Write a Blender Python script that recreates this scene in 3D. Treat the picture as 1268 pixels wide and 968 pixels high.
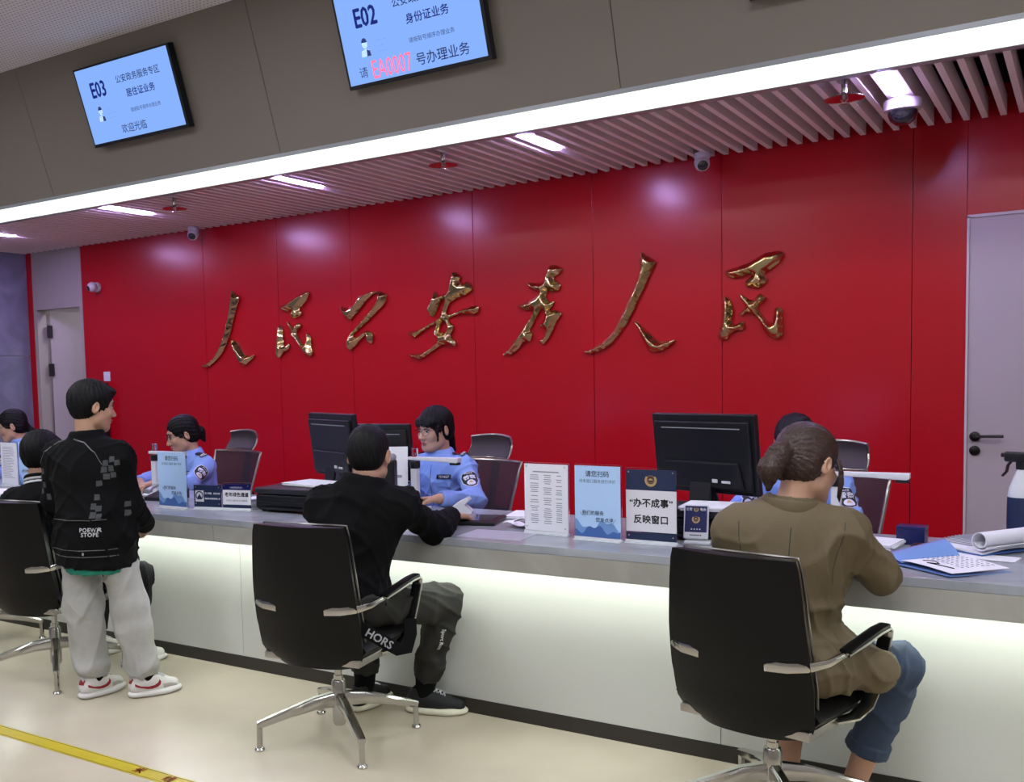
import bpy, bmesh, math, random
import numpy as np
from mathutils import Vector, Matrix
from mathutils.bvhtree import BVHTree

for _o in list(bpy.data.objects):
    bpy.data.objects.remove(_o)
SC = bpy.context.scene
COL = SC.collection
R_ = math.radians
random.seed(4)
RNG = np.random.default_rng(4)

# ---------------------------------------------------------------- camera
cam_d = bpy.data.cameras.new('camera')
cam = bpy.data.objects.new('camera', cam_d)
COL.objects.link(cam)
SC.camera = cam
cam_d.sensor_width = 36.0
cam_d.lens = 1233.979 / 1268 * 36
cam_d.shift_x = (634 - 524.43) / 1268
cam_d.shift_y = (551.15 - 484) / 1268
cam_d.clip_start = 0.05


def _rot(r):
    a = Vector(r)
    return np.array(Matrix.Rotation(a.length, 3, a.normalized()))


CAMR = _rot((0.07631136, 0.58703513, -0.00291245)) @ np.array([[1, 0, 0], [0, 0, -1], [0, 1, 0]], float)
m = np.eye(4)
m[:3, 0] = CAMR[0]
m[:3, 1] = -CAMR[1]
m[:3, 2] = -CAMR[2]
m[:3, 3] = (0, 0, 1.45)
cam.matrix_world = Matrix(m.tolist())

# ---------------------------------------------------------------- light levels, world, exposure
STRIP_E = 1.25       # long light band in the soffit
TUBE_E = 220.0       # short tube lamps among the slats
LED_E = 30.0        # strip under the counter slab
HALL_E = 42.0        # ceiling panels over the public side
SCREEN_E = 1.0
SC.view_settings.view_transform = 'Standard'
SC.view_settings.look = 'None'
SC.view_settings.gamma = 1.0
SC.view_settings.use_curve_mapping = False
SC.view_settings.exposure = 0.0
w = bpy.data.worlds.new('world')
SC.world = w
w.use_nodes = True
w.node_tree.nodes['Background'].inputs[0].default_value = (0.75, 0.8, 0.9, 1)
w.node_tree.nodes['Background'].inputs[1].default_value = 0.12
SC.cycles.use_denoising = True
SC.cycles.max_bounces = 8
SC.cycles.sample_clamp_indirect = 6.0


# ---------------------------------------------------------------- materials
def lin(c):
    if isinstance(c, str):
        c = [int(c[i:i + 2], 16) / 255 for i in (0, 2, 4)]
        c = [x / 12.92 if x <= 0.04045 else ((x + 0.055) / 1.055) ** 2.4 for x in c]
    return tuple(c)[:3] + (1.0,)


MATS = {}


def mat(name, color='808080', rough=0.5, metal=0.0, coat=0.0, coat_rough=0.1, emit=None, emit_s=0.0, alpha=1.0, trans=0.0,
        spec=0.5, noise=0.0, nscale=20.0, bump=0.0, bscale=60.0, sheen=0.0, ior=1.45, stretch=(1, 1, 1)):
    m = bpy.data.materials.new(name)
    m.use_nodes = True
    nt = m.node_tree
    b = nt.nodes['Principled BSDF']
    b.inputs['Base Color'].default_value = lin(color)
    b.inputs['Roughness'].default_value = rough
    b.inputs['Metallic'].default_value = metal
    b.inputs['Coat Weight'].default_value = coat
    b.inputs['Coat Roughness'].default_value = coat_rough
    b.inputs['Specular IOR Level'].default_value = spec
    b.inputs['IOR'].default_value = ior
    b.inputs['Alpha'].default_value = alpha
    b.inputs['Transmission Weight'].default_value = trans
    b.inputs['Sheen Weight'].default_value = sheen
    if emit:
        b.inputs['Emission Color'].default_value = lin(emit)
        b.inputs['Emission Strength'].default_value = emit_s
    if noise or bump:
        tc = nt.nodes.new('ShaderNodeTexCoord')
        mp = nt.nodes.new('ShaderNodeMapping')
        mp.inputs['Scale'].default_value = stretch
        nt.links.new(tc.outputs['Object'], mp.inputs['Vector'])
    if noise:
        n = nt.nodes.new('ShaderNodeTexNoise')
        n.inputs['Scale'].default_value = nscale
        n.inputs['Detail'].default_value = 5
        nt.links.new(mp.outputs['Vector'], n.inputs['Vector'])
        mx = nt.nodes.new('ShaderNodeMix')
        mx.data_type = 'RGBA'
        c = lin(color)
        mx.inputs['A'].default_value = tuple(max(0, x * (1 - noise)) for x in c[:3]) + (1,)
        mx.inputs['B'].default_value = tuple(min(1, x * (1 + noise)) for x in c[:3]) + (1,)
        nt.links.new(n.outputs['Fac'], mx.inputs['Factor'])
        nt.links.new(mx.outputs['Result'], b.inputs['Base Color'])
    if bump:
        n2 = nt.nodes.new('ShaderNodeTexNoise')
        n2.inputs['Scale'].default_value = bscale
        n2.inputs['Detail'].default_value = 3
        nt.links.new(mp.outputs['Vector'], n2.inputs['Vector'])
        bp = nt.nodes.new('ShaderNodeBump')
        bp.inputs['Strength'].default_value = bump
        bp.inputs['Distance'].default_value = 0.01
        nt.links.new(n2.outputs['Fac'], bp.inputs['Height'])
        nt.links.new(bp.outputs['Normal'], b.inputs['Normal'])
    MATS[name] = m
    return m


def emat(name, color, s):
    m = bpy.data.materials.new(name)
    m.use_nodes = True
    nt = m.node_tree
    nt.nodes.remove(nt.nodes['Principled BSDF'])
    e = nt.nodes.new('ShaderNodeEmission')
    e.inputs[0].default_value = lin(color)
    e.inputs[1].default_value = s
    nt.links.new(e.outputs[0], nt.nodes['Material Output'].inputs[0])
    MATS[name] = m
    return m


M = MATS
mat('red_panel', 'a30415', 0.5, coat=0.6, coat_rough=0.24, spec=0.08)
mat('bulkhead', '787067', 0.55, noise=0.04, nscale=1.5)
mat('seam', '2c2824', 0.8)
mat('seam_red', '8a0412', 0.5)
mat('slat', 'e9dede', 0.5)
mat('plenum', '2a2829', 0.9)
mat('duct', '77767a', 0.35, metal=0.8)
mat('beige_wall', '9b948d', 0.5)
mat('door_white', 'a3999a', 0.45)
mat('door_trim', 'b5abab', 0.4)
mat('black_metal', '1c1818', 0.35, metal=0.6)
mat('dark_plastic', '121319', 0.38)
mat('mid_plastic', '22242b', 0.4)
mat('black_leather', '070707', 0.42, bump=0.12, bscale=220, spec=0.25)
mat('chrome', 'b9b8b4', 0.16, metal=1.0)
mat('steel_grey', '77746f', 0.3, metal=1.0)
mat('brushed', 'b0aca6', 0.3, metal=1.0)
mat('gold', 'c4ae7e', 0.12, metal=1.0)
mat('white_plastic', 'c9cad2', 0.35)
mat('grey_plastic', '8f9198', 0.35)
mat('white_paper', 'dddce4', 0.75)
mat('film', 'a4a6b4', 0.35)
mat('paper_line', '8b8a96', 0.8)
mat('ink', '16161c', 0.7)
mat('navy', '1f2b4a', 0.35)
mat('navy_deep', '12184f', 0.3)
mat('sign_white', 'd2d0d6', 0.5)
mat('sign_blue', 'a9c6ea', 0.45)
mat('sign_blue_dark', '3f62a0', 0.45)
mat('sign_blue_mid', '6c92c6', 0.45)
mat('emblem_gold', 'b89a6a', 0.4, metal=0.3)
mat('emblem_dark', '4a3826', 0.5)
mat('acrylic', 'f2f6fa', 0.04, trans=1.0, ior=1.2, spec=0.4)
mat('clear_foot', 'c9ccd2', 0.15, spec=0.5)
mat('kick', '2b2723', 0.5)
mat('panel_white', 'b9bab4', 0.28, noise=0.03, nscale=1.3)
mat('tape_yellow', 'b3a020', 0.4, noise=0.25, nscale=5)
mat('tape_edge', '5f5418', 0.5)
mat('tape_red', 'a33a1c', 0.5)
mat('plate_silver', 'a9a9ad', 0.3, metal=0.5)
mat('camera_white', 'b9b3b8', 0.35)
mat('smoke_glass', '0d0c10', 0.08, coat=1.0)
emat('strip_light', 'f3fff8', STRIP_E)
emat('tube_light', 'cbb0ff', TUBE_E)
emat('led_light', 'f6fff6', LED_E)
emat('hall_light', 'eff4ff', HALL_E)
emat('screen_blue', '8ab4ff', SCREEN_E)
mat('screen_pale', 'a9c6ff', 0.5, emit='a6c4ff', emit_s=0.95)
mat('screen_ink', '14246e', 0.5, emit='1a2f8c', emit_s=0.55)
mat('screen_ink_dark', '14246e', 0.5, emit='2a3a66', emit_s=0.7)
mat('screen_soft', '5d80c8', 0.5, emit='5d80c8', emit_s=0.9)
mat('screen_red', 'ff6d90', 0.5, emit='ff5f86', emit_s=1.0)


def marble(name, c1, c2, scale, rough, seed=0):
    m = mat(name, c1, rough)
    nt = m.node_tree
    b = nt.nodes['Principled BSDF']
    tc = nt.nodes.new('ShaderNodeTexCoord')
    mp = nt.nodes.new('ShaderNodeMapping')
    mp.inputs['Location'].default_value = (seed, seed * 2, 0)
    mp.inputs['Rotation'].default_value = (0.4, 0.3, 0.6)
    nt.links.new(tc.outputs['Object'], mp.inputs['Vector'])
    n = nt.nodes.new('ShaderNodeTexNoise')
    n.inputs['Scale'].default_value = scale
    n.inputs['Detail'].default_value = 7
    n.inputs['Distortion'].default_value = 1.6
    nt.links.new(mp.outputs['Vector'], n.inputs['Vector'])
    r = nt.nodes.new('ShaderNodeValToRGB')
    r.color_ramp.elements[0].position = 0.38
    r.color_ramp.elements[0].color = lin(c2)
    r.color_ramp.elements[1].position = 0.62
    r.color_ramp.elements[1].color = lin(c1)
    nt.links.new(n.outputs['Fac'], r.inputs['Fac'])
    nt.links.new(r.outputs['Color'], b.inputs['Base Color'])
    return m


marble('counter_stone', '999da4', '878b92', 2.2, 0.22, 3)
marble('apron_stone', 'a3a29a', '918f87', 1.8, 0.3, 7)
marble('grey_stone', '7e7f90', '696a7a', 2.0, 0.3, 1)


def floor_mat():
    m = mat('floor_tile', 'a99d86', 0.24, spec=0.5)
    nt = m.node_tree
    b = nt.nodes['Principled BSDF']
    tc = nt.nodes.new('ShaderNodeTexCoord')
    n = nt.nodes.new('ShaderNodeTexNoise')
    n.inputs['Scale'].default_value = 1.4
    n.inputs['Detail'].default_value = 3
    nt.links.new(tc.outputs['Object'], n.inputs['Vector'])
    r = nt.nodes.new('ShaderNodeValToRGB')
    r.color_ramp.elements[0].color = lin('aca28f')
    r.color_ramp.elements[0].position = 0.3
    r.color_ramp.elements[1].color = lin('beb39f')
    r.color_ramp.elements[1].position = 0.7
    nt.links.new(n.outputs['Fac'], r.inputs['Fac'])
    nt.links.new(r.outputs['Color'], b.inputs['Base Color'])


floor_mat()


def perf_mat():
    m = mat('perforated', '9a9690', 0.7)
    nt = m.node_tree
    b = nt.nodes['Principled BSDF']
    tc = nt.nodes.new('ShaderNodeTexCoord')
    sc = nt.nodes.new('ShaderNodeVectorMath')
    sc.operation = 'SCALE'
    sc.inputs['Scale'].default_value = 1 / 0.028
    nt.links.new(tc.outputs['Object'], sc.inputs[0])
    fr = nt.nodes.new('ShaderNodeVectorMath')
    fr.operation = 'FRACTION'
    nt.links.new(sc.outputs[0], fr.inputs[0])
    ds = nt.nodes.new('ShaderNodeVectorMath')
    ds.operation = 'MULTIPLY_ADD'
    ds.inputs[1].default_value = (1, 1, 0)
    ds.inputs[2].default_value = (-0.5, -0.5, 0)
    nt.links.new(fr.outputs[0], ds.inputs[0])
    ln = nt.nodes.new('ShaderNodeVectorMath')
    ln.operation = 'LENGTH'
    nt.links.new(ds.outputs[0], ln.inputs[0])
    lt = nt.nodes.new('ShaderNodeMath')
    lt.operation = 'LESS_THAN'
    lt.inputs[1].default_value = 0.2
    nt.links.new(ln.outputs['Value'], lt.inputs[0])
    mx = nt.nodes.new('ShaderNodeMix')
    mx.data_type = 'RGBA'
    mx.inputs['A'].default_value = lin('e2dedb')
    mx.inputs['B'].default_value = lin('8d8986')
    nt.links.new(lt.outputs[0], mx.inputs['Factor'])
    nt.links.new(mx.outputs['Result'], b.inputs['Base Color'])


perf_mat()


def net_mat(name, color, opacity):
    """Open-weave seat fabric: threads with gaps between them."""
    m = mat(name, color, 0.6)
    m.node_tree.nodes['Principled BSDF'].inputs['Alpha'].default_value = opacity
    return m


net_mat('chair_net', '2e1f26', 0.72)
net_mat('head_net', '3a3438', 0.9)


# ---------------------------------------------------------------- mesh helpers
class MB:
    def __init__(s):
        s.bm = bmesh.new()
        s.mi = 0
        s.bev = False

    def _new(s, geom):
        for f in geom:
            f.material_index = s.mi

    def face(s, pts):
        f = s.bm.faces.new([s.bm.verts.new(p) for p in pts])
        f.material_index = s.mi
        return f

    def box(s, lo, hi, bev=0.0, mtx=None, seg=2):
        before = set(s.bm.faces)
        r = bmesh.ops.create_cube(s.bm, size=1.0)
        c = [(lo[i] + hi[i]) / 2 for i in range(3)]
        d = [abs(hi[i] - lo[i]) for i in range(3)]
        for v in r['verts']:
            v.co = Vector((c[i] + v.co[i] * d[i] for i in range(3)))
        if bev:
            s.bev = True
            es = list({e for v in r['verts'] for e in v.link_edges})
            bmesh.ops.bevel(s.bm, geom=es, offset=min(bev, min(d) * 0.49), segments=seg, affect='EDGES', profile=0.5)
        new = [f for f in s.bm.faces if f not in before]
        if mtx:
            for v in {v for f in new for v in f.verts}:
                v.co = mtx @ v.co
        s._new(new)
        return s

    def prism(s, pts, a, b, axis=2, bev=0.0, mtx=None):
        """polygon pts (2D) extruded from a to b along an axis"""
        before = set(s.bm.faces)

        def P(u, v, t):
            return {2: (u, v, t), 1: (u, t, v), 0: (t, u, v)}[axis]
        lo = [s.bm.verts.new(P(u, v, a)) for u, v in pts]
        hi = [s.bm.verts.new(P(u, v, b)) for u, v in pts]
        n = len(pts)
        fl = s.bm.faces.new(lo)
        fh = s.bm.faces.new(hi)
        for i in range(n):
            s.bm.faces.new((lo[i], lo[(i + 1) % n], hi[(i + 1) % n], hi[i]))
        new = [f for f in s.bm.faces if f not in before]
        bmesh.ops.recalc_face_normals(s.bm, faces=new)
        if bev:
            s.bev = True
            bmesh.ops.bevel(s.bm, geom=list(fl.edges) + list(fh.edges), offset=bev, segments=2, affect='EDGES', profile=0.5)
            new = [f for f in s.bm.faces if f not in before]
        if mtx:
            for v in {v for f in new for v in f.verts}:
                v.co = mtx @ v.co
        s._new(new)
        return s

    def lathe(s, prof, n=24, c=(0, 0, 0), mtx=None, cap=True):
        """profile [(r, z)] turned about z"""
        before = set(s.bm.faces)
        rings = []
        for r, z in prof:
            rings.append([s.bm.verts.new((c[0] + r * math.cos(2 * math.pi * k / n), c[1] + r * math.sin(2 * math.pi * k / n), c[2] + z)) for k in range(n)])
        for A, B in zip(rings, rings[1:]):
            for k in range(n):
                s.bm.faces.new((A[k], A[(k + 1) % n], B[(k + 1) % n], B[k]))
        if cap:
            s.bm.faces.new(rings[0][::-1])
            s.bm.faces.new(rings[-1])
        new = [f for f in s.bm.faces if f not in before]
        if mtx:
            for v in {v for f in new for v in f.verts}:
                v.co = mtx @ v.co
        s._new(new)
        return s

    def tube(s, pts, r, n=10, closed=False, sec=None, up=(0, 0, 1)):
        """sweep along pts; r radius or list; sec = (w, h) for a flat bar section"""
        before = set(s.bm.faces)
        pts = [Vector(p) for p in pts]
        N = len(pts)
        rings = []
        pu = Vector(up)
        for i, p in enumerate(pts):
            a = pts[(i - 1) % N] if (closed or i > 0) else p
            b = pts[(i + 1) % N] if (closed or i < N - 1) else p
            t = (b - a).normalized()
            x = t.cross(pu)
            if x.length < 1e-4:
                x = t.cross(Vector((1, 0.2, 0)))
            x.normalize()
            y = x.cross(t).normalized()
            if sec:
                w_, h_ = sec if not isinstance(sec[0], (list, tuple)) else sec[i]
                q = 0.6
                off = [(w_, h_ * q), (w_ * q, h_), (-w_ * q, h_), (-w_, h_ * q), (-w_, -h_ * q), (-w_ * q, -h_), (w_ * q, -h_), (w_, -h_ * q)]
            else:
                rr = r[i] if isinstance(r, (list, tuple)) else r
                off = [(rr * math.cos(2 * math.pi * k / n), rr * math.sin(2 * math.pi * k / n)) for k in range(n)]
            rings.append([s.bm.verts.new(p + x * u + y * v) for u, v in off])
        n = len(rings[0])
        for i in range(N if closed else N - 1):
            A, B = rings[i], rings[(i + 1) % N]
            for k in range(n):
                s.bm.faces.new((A[k], A[(k + 1) % n], B[(k + 1) % n], B[k]))
        if not closed:
            s.bm.faces.new(rings[0][::-1])
            s.bm.faces.new(rings[-1])
        new = [f for f in s.bm.faces if f not in before]
        bmesh.ops.recalc_face_normals(s.bm, faces=new)
        s._new(new)
        return s

    def ball(s, c, r, n=16, mtx=None):
        before = set(s.bm.faces)
        rr = (r, r, r) if not isinstance(r, (list, tuple)) else r
        q = bmesh.ops.create_uvsphere(s.bm, u_segments=n, v_segments=max(6, n // 2), radius=1.0)
        for v in q['verts']:
            v.co = Vector((c[i] + v.co[i] * rr[i] for i in range(3)))
            if mtx:
                v.co = mtx @ v.co
        s._new([f for f in s.bm.faces if f not in before])
        return s

    def sheet(s, fn, nu, nv, thick=0.0):
        """grid surface fn(u, v) -> point, u v in 0..1; thick gives it a back along its normal"""
        before = set(s.bm.faces)
        V = [[s.bm.verts.new(fn(i / nu, j / nv)) for j in range(nv + 1)] for i in range(nu + 1)]
        fs = []
        for i in range(nu):
            for j in range(nv):
                fs.append(s.bm.faces.new((V[i][j], V[i + 1][j], V[i + 1][j + 1], V[i][j + 1])))
        if thick:
            bmesh.ops.recalc_face_normals(s.bm, faces=fs)
            bmesh.ops.solidify(s.bm, geom=fs, thickness=thick)
        s._new([f for f in s.bm.faces if f not in before])
        return s

    def build(s, name, mats, parent=None, smooth=35, loc=None):
        me = bpy.data.meshes.new(name)
        s.bm.normal_update()
        s.bm.to_mesh(me)
        s.bm.free()
        o = link(name, me, mats, parent, smooth, loc)
        if s.bev and smooth:
            w_ = o.modifiers.new('weighted', 'WEIGHTED_NORMAL')
            w_.keep_sharp = True
        return o


def link(name, me, mats, parent=None, smooth=35, loc=None):
    if not isinstance(mats, (list, tuple)):
        mats = [mats]
    for x in mats:
        me.materials.append(M[x] if isinstance(x, str) else x)
    if smooth:
        me.shade_smooth()
        if smooth < 180:
            me.set_sharp_from_angle(angle=math.radians(smooth))
    o = bpy.data.objects.new(name, me)
    COL.objects.link(o)
    if parent:
        o.parent = parent
    if loc:
        o.location = loc
    return o


def tag(o, label=None, cat=None, group=None, kind=None):
    for k, v in (('label', label), ('category', cat), ('group', group), ('kind', kind)):
        if v:
            o[k] = v
    return o


def thing(name, label, cat, loc=(0, 0, 0), rotz=0.0, group=None):
    o = bpy.data.objects.new(name, None)
    o.empty_display_size = 0.05
    COL.objects.link(o)
    o.location = loc
    o.rotation_euler = (0, 0, rotz)
    return tag(o, label, cat, group)


def struct(name, mb, mats, parent=None, smooth=35):
    o = mb.build(name, mats, parent, smooth)
    if not parent:
        o['kind'] = 'structure'
    return o


def dup(root, loc, rotz, label=None, group=None):
    r = root.copy()
    COL.objects.link(r)
    r.location = loc
    r.rotation_euler = (0, 0, rotz)
    if label:
        r['label'] = label
    if group:
        r['group'] = group
    for ch in list(root.children):
        c = ch.copy()
        COL.objects.link(c)
        c.parent = r
        for g in ch.children:
            d = g.copy()
            COL.objects.link(d)
            d.parent = c
    return r


def text_mesh(body, size, bold=0.0, extrude=0.0, sx=1.0, spacing=1.0, line=1.0, align='CENTER'):
    c = bpy.data.curves.new('writing', 'FONT')
    c.body = body
    c.size = size
    c.align_x = align
    c.align_y = 'CENTER'
    c.extrude = extrude
    c.resolution_u = 2
    c.space_character = spacing
    c.space_line = line
    o = bpy.data.objects.new('writing', c)
    COL.objects.link(o)
    bpy.context.view_layer.update()
    me = bpy.data.meshes.new_from_object(o.evaluated_get(bpy.context.evaluated_depsgraph_get()))
    bpy.data.objects.remove(o)
    if sx != 1:
        for v in me.vertices:
            v.co.x *= sx
    if bold:
        bm = bmesh.new()
        for dx, dy in ((-bold, 0), (bold, 0), (0, bold), (0, -bold)):
            k = len(bm.verts)
            bm.from_mesh(me)
            bm.verts.ensure_lookup_table()
            for v in bm.verts[k:]:
                v.co.x += dx
                v.co.y += dy
        bm.to_mesh(me)
        bm.free()
    me.materials.clear()
    return me


def text(body, size, material, parent, pos, R=None, name='lettering', **kw):
    """writing facing -y of the parent unless R says otherwise"""
    me = text_mesh(body, size, **kw)
    if R is None:
        R = Matrix.Rotation(math.pi / 2, 4, 'X')
    me.transform(Matrix.Translation(pos) @ R)
    return link(name, me, material, parent, 0)


def lerp(a, b, t):
    return a + (b - a) * t
# ---------------------------------------------------------------- the room
YW, ZC = 6.0, 2.697          # red wall, slat ceiling height
XL, XR, YB = -8.56, 3.4, -4.5


def seam_panels(name, x0, x1, seams, z0, z1, material, gap=0.0024, th=0.03):
    mb = MB()
    xs = [x0] + seams + [x1]
    for a, b in zip(xs, xs[1:]):
        mb.box((a + gap / 2, YW, z0), (b - gap / 2, YW + th, z1), 0.003)
    mb.mi = 1
    mb.box((x0, YW + th * 0.6, z0), (x1, YW + th + 0.02, z1))
    return struct(name, mb, material)


fl = MB()
fl.box((XL - 0.3, YB, -0.1), (XR, YW + 2.2, 0))
struct('floor', fl, 'floor_tile')
seam_panels('wall_back', -7.755, -0.54, [-6.17, -5.35, -4.62, -3.55, -2.66, -1.83, -0.8], 0, 2.86, ['red_panel', 'seam_red'])
mb = MB()
mb.box((-0.54, YW, 2.205), (0.42, YW + 0.05, 2.86))
struct('wall_back.001', mb, 'red_panel')
seam_panels('wall_back.002', 0.42, XR, [1.3, 2.2], 0, 2.86, ['red_panel', 'seam_red'])
# beige pier with the open door
mb = MB()
mb.box((-8.49, YW, 2.155), (-7.755, YW + 0.12, 2.86))
mb.box((-8.49, YW, 0), (-8.44, YW + 0.12, 2.155))
mb.box((-7.80, YW, 0), (-7.755, YW + 0.12, 2.155))
struct('wall_back.003', mb, 'beige_wall')
mb = MB()
mb.box((-8.60, YW - 0.01, 0), (-8.49, YW + 0.12, 2.86))
struct('trim_corner', mb, 'red_panel')
mb = MB()
mb.box((XL - 0.1, YB, 0), (XL, YW - 0.01, 1.72), 0.002)
mb.box((XL - 0.1, YB, 1.724), (XL, YW - 0.01, 2.86), 0.002)
struct('wall_left', mb, 'grey_stone')
mb = MB()
mb.box((XR, YB, 0), (XR + 0.1, YW, 3.6))
struct('wall_right', mb, 'beige_wall')
mb = MB()
mb.box((XL, YB - 0.1, 0), (XR, YB, 3.6))
struct('wall_front', mb, 'beige_wall')
mb = MB()   # the corridor seen through the open door
mb.box((-9.2, YW + 1.6, 0), (-6.6, YW + 1.7, 2.86))
mb.box((-9.3, YW + 0.12, 0), (-9.2, YW + 1.7, 2.86))
mb.box((-6.6, YW + 0.12, 0), (-6.5, YW + 1.7, 2.86))
mb.box((-9.3, YW + 0.12, 2.86), (-6.5, YW + 1.7, 2.95))
struct('wall_corridor', mb, 'door_white')
cl = thing('ceiling_light', 'small flush ceiling lamp in the corridor behind the open door', 'ceiling light', (-7.6, YW + 0.75, 2.86))
MB().lathe([(0.2, -0.05), (0.2, 0)], 24).build('lamp_shade', 'hall_light', cl)
# left door leaf, hinged on the far side and swung inwards
d2 = thing('door_2', '', '', (-8.43, YW + 0.13, 0), R_(58))
for k in ('label', 'category'):
    if k in d2:
        del d2[k]
d2['kind'] = 'structure'
MB().box((0, -0.02, 0.01), (0.68, 0.02, 2.14), 0.003).build('door_leaf', 'door_white', d2)
for z in (1.95, 1.58, 0.3):
    MB().box((-0.03, -0.05, z - 0.06), (0.02, -0.02, z + 0.06), 0.003).build('hinge', 'black_metal', d2)
# right door
d1 = thing('door_1', '', '', (-0.54, YW, 0))
for k in ('label', 'category'):
    if k in d1:
        del d1[k]
d1['kind'] = 'structure'
MB().box((0.012, -0.004, 0.01), (0.93, 0.036, 2.195), 0.003).build('door_leaf', 'door_white', d1)
fr = MB()
fr.box((0, -0.012, 0), (0.012, 0.05, 2.205)).box((0.93, -0.012, 0), (0.96, 0.05, 2.205)).box((0, -0.012, 2.195), (0.96, 0.05, 2.21))
fr.build('door_frame', 'door_trim', d1)
h = MB()
RX = Matrix.Rotation(math.pi / 2, 4, 'X')
T = Matrix.Translation
h.lathe([(0.026, 0), (0.026, 0.008), (0.012, 0.012), (0.010, 0.05)], 24, mtx=T((0.05, -0.004, 1.05)) @ RX)
h.tube([(0.05, -0.05, 1.05), (0.065, -0.056, 1.052), (0.11, -0.056, 1.054), (0.185, -0.054, 1.055)], 0.008, 10)
h.build('handle', 'black_metal', d1)
MB().lathe([(0.026, 0), (0.026, 0.008), (0.02, 0.012)], 24, mtx=T((0.05, -0.004, 0.975)) @ RX).build('lock_cylinder', 'black_metal', d1)

# slanting bulkhead with panel seams
LEAN = 0.322
YF = 4.35


def fas(x, z, off=0.0):
    """point on the leaning bulkhead face; off moves it towards the public side"""
    n = Vector((0, -1, -LEAN)).normalized()
    p = Vector((x, YF - LEAN * (z - ZC), z))
    return p + n * off


bk = MB()
xs = [XL, -7.9, -5.858, -3.819, -1.78, 0.26, 2.3, XR]
for a, b in zip(xs, xs[1:]):
    a2, b2 = a + 0.002, b - 0.002
    P = [fas(a2, ZC - 0.002), fas(b2, ZC - 0.002), fas(b2, 3.5), fas(a2, 3.5)]
    Q = [p + Vector((0, 0.03, 0)) for p in P]
    bk.face(P)
    bk.face([P[1], Q[1], Q[2], P[2]])
    bk.face([P[0], P[3], Q[3], Q[0]])
bk.mi = 1
bk.face([fas(XL, ZC, -0.02), fas(XR, ZC, -0.02), fas(XR, 3.52, -0.02), fas(XL, 3.52, -0.02)])
struct('wall_bulkhead', bk, ['bulkhead', 'seam'], smooth=0)
mb = MB()
mb.box((XL, YB, 3.5), (XR, 4.1, 3.56))
struct('ceiling', mb, 'perforated')
mb = MB()
mb.box((XL, 4.1, 3.5), (XR, 4.9, 3.56)).box((XL - 0.1, 4.72, 3.1), (XR, YW + 0.2, 3.16)).box((XL, 4.72, ZC + 0.02), (XR, 4.74, 3.1))
mb.box((XL, YW + 0.02, 2.8), (XR, YW + 0.06, 3.1))
struct('ceiling_plenum', mb, 'plenum')

# slatted ceiling: thin boards on edge, 83 mm apart
sl = MB()
x = -0.881 - 0.0833 * 93
while x < XR:
    if x > XL:
        sl.box((x - 0.014, 4.755, ZC), (x + 0.014, YW - 0.012, ZC + 0.1))
    x += 0.0833
o = struct('ceiling_slats', sl, 'slat', smooth=0)
mb = MB()
mb.box((XL, 4.70, ZC - 0.004), (XR, 4.755, ZC + 0.1)).box((XL, 4.345, ZC - 0.004), (XR, 4.352, ZC + 0.02))
mb.box((XL, 4.35, ZC + 0.02), (XR, 4.72, ZC + 0.05))
struct('trim_1', mb, 'grey_plastic')

# services above the slats, seen where the gaps open up
for k, (y, z, r, lab) in enumerate(((5.05, 2.95, 0.09, 'round metal duct above the ceiling slats, next to the light band'),
                                    (5.55, 2.93, 0.035, 'thin pipe above the ceiling slats, next to the red wall'))):
    p = MB().tube([(-1.6, y, z), (XR - 0.1, y, z)], r, 16)
    if k == 0:
        for q in range(8):
            p.tube([(-1.4 + q * 0.6, y, z), (-1.37 + q * 0.6, y, z)], r + 0.012, 16)
    else:
        for q in range(5):
            p.box((-1.2 + q * 0.9, y - 0.02, z - 0.01), (-1.17 + q * 0.9, y + 0.02, z + 0.06))
    o = p.build('air_duct' if k == 0 else 'water_pipe', 'duct')
    tag(o, lab, 'duct' if k == 0 else 'pipe')

# the long light band
ls = thing('light_band', 'long continuous white light band along the bottom of the bulkhead', 'ceiling light', (0, 4.525, ZC))
MB().box((XL, -0.173, -0.003), (XR, 0.173, 0.018)).build('diffuser', 'strip_light', ls)

# short tube lamps between the slats
tl = None
TUBE_X = (-7.56, -5.87, -4.23, -2.51, -0.759)
TL = ['short white tube lamp at the photo edge, nearest the grey stone wall',
      'short white tube lamp between the grey stone wall end and the first sprinkler dish',
      'short white tube lamp above the first three gold characters',
      'short white tube lamp over the middle of the red wall, beside a sprinkler',
      'short bright tube lamp directly above the white dome camera']
for x, lab in zip(TUBE_X, TL):
    if tl is None:
        tl = thing('tube_lamp', lab, 'ceiling light', (x, 4.98, ZC), 0, 'tube lamps among the ceiling slats')
        MB().box((-0.028, -0.215, -0.006), (0.028, 0.215, 0.01), 0.004).build('diffuser', 'tube_light', tl)
        MB().box((-0.033, -0.22, 0.0105), (0.033, 0.22, 0.06), 0.003).build('housing', 'white_plastic', tl)
    else:
        dup(tl, (x, 4.98, ZC), 0, lab, 'tube lamps among the ceiling slats')

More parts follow.
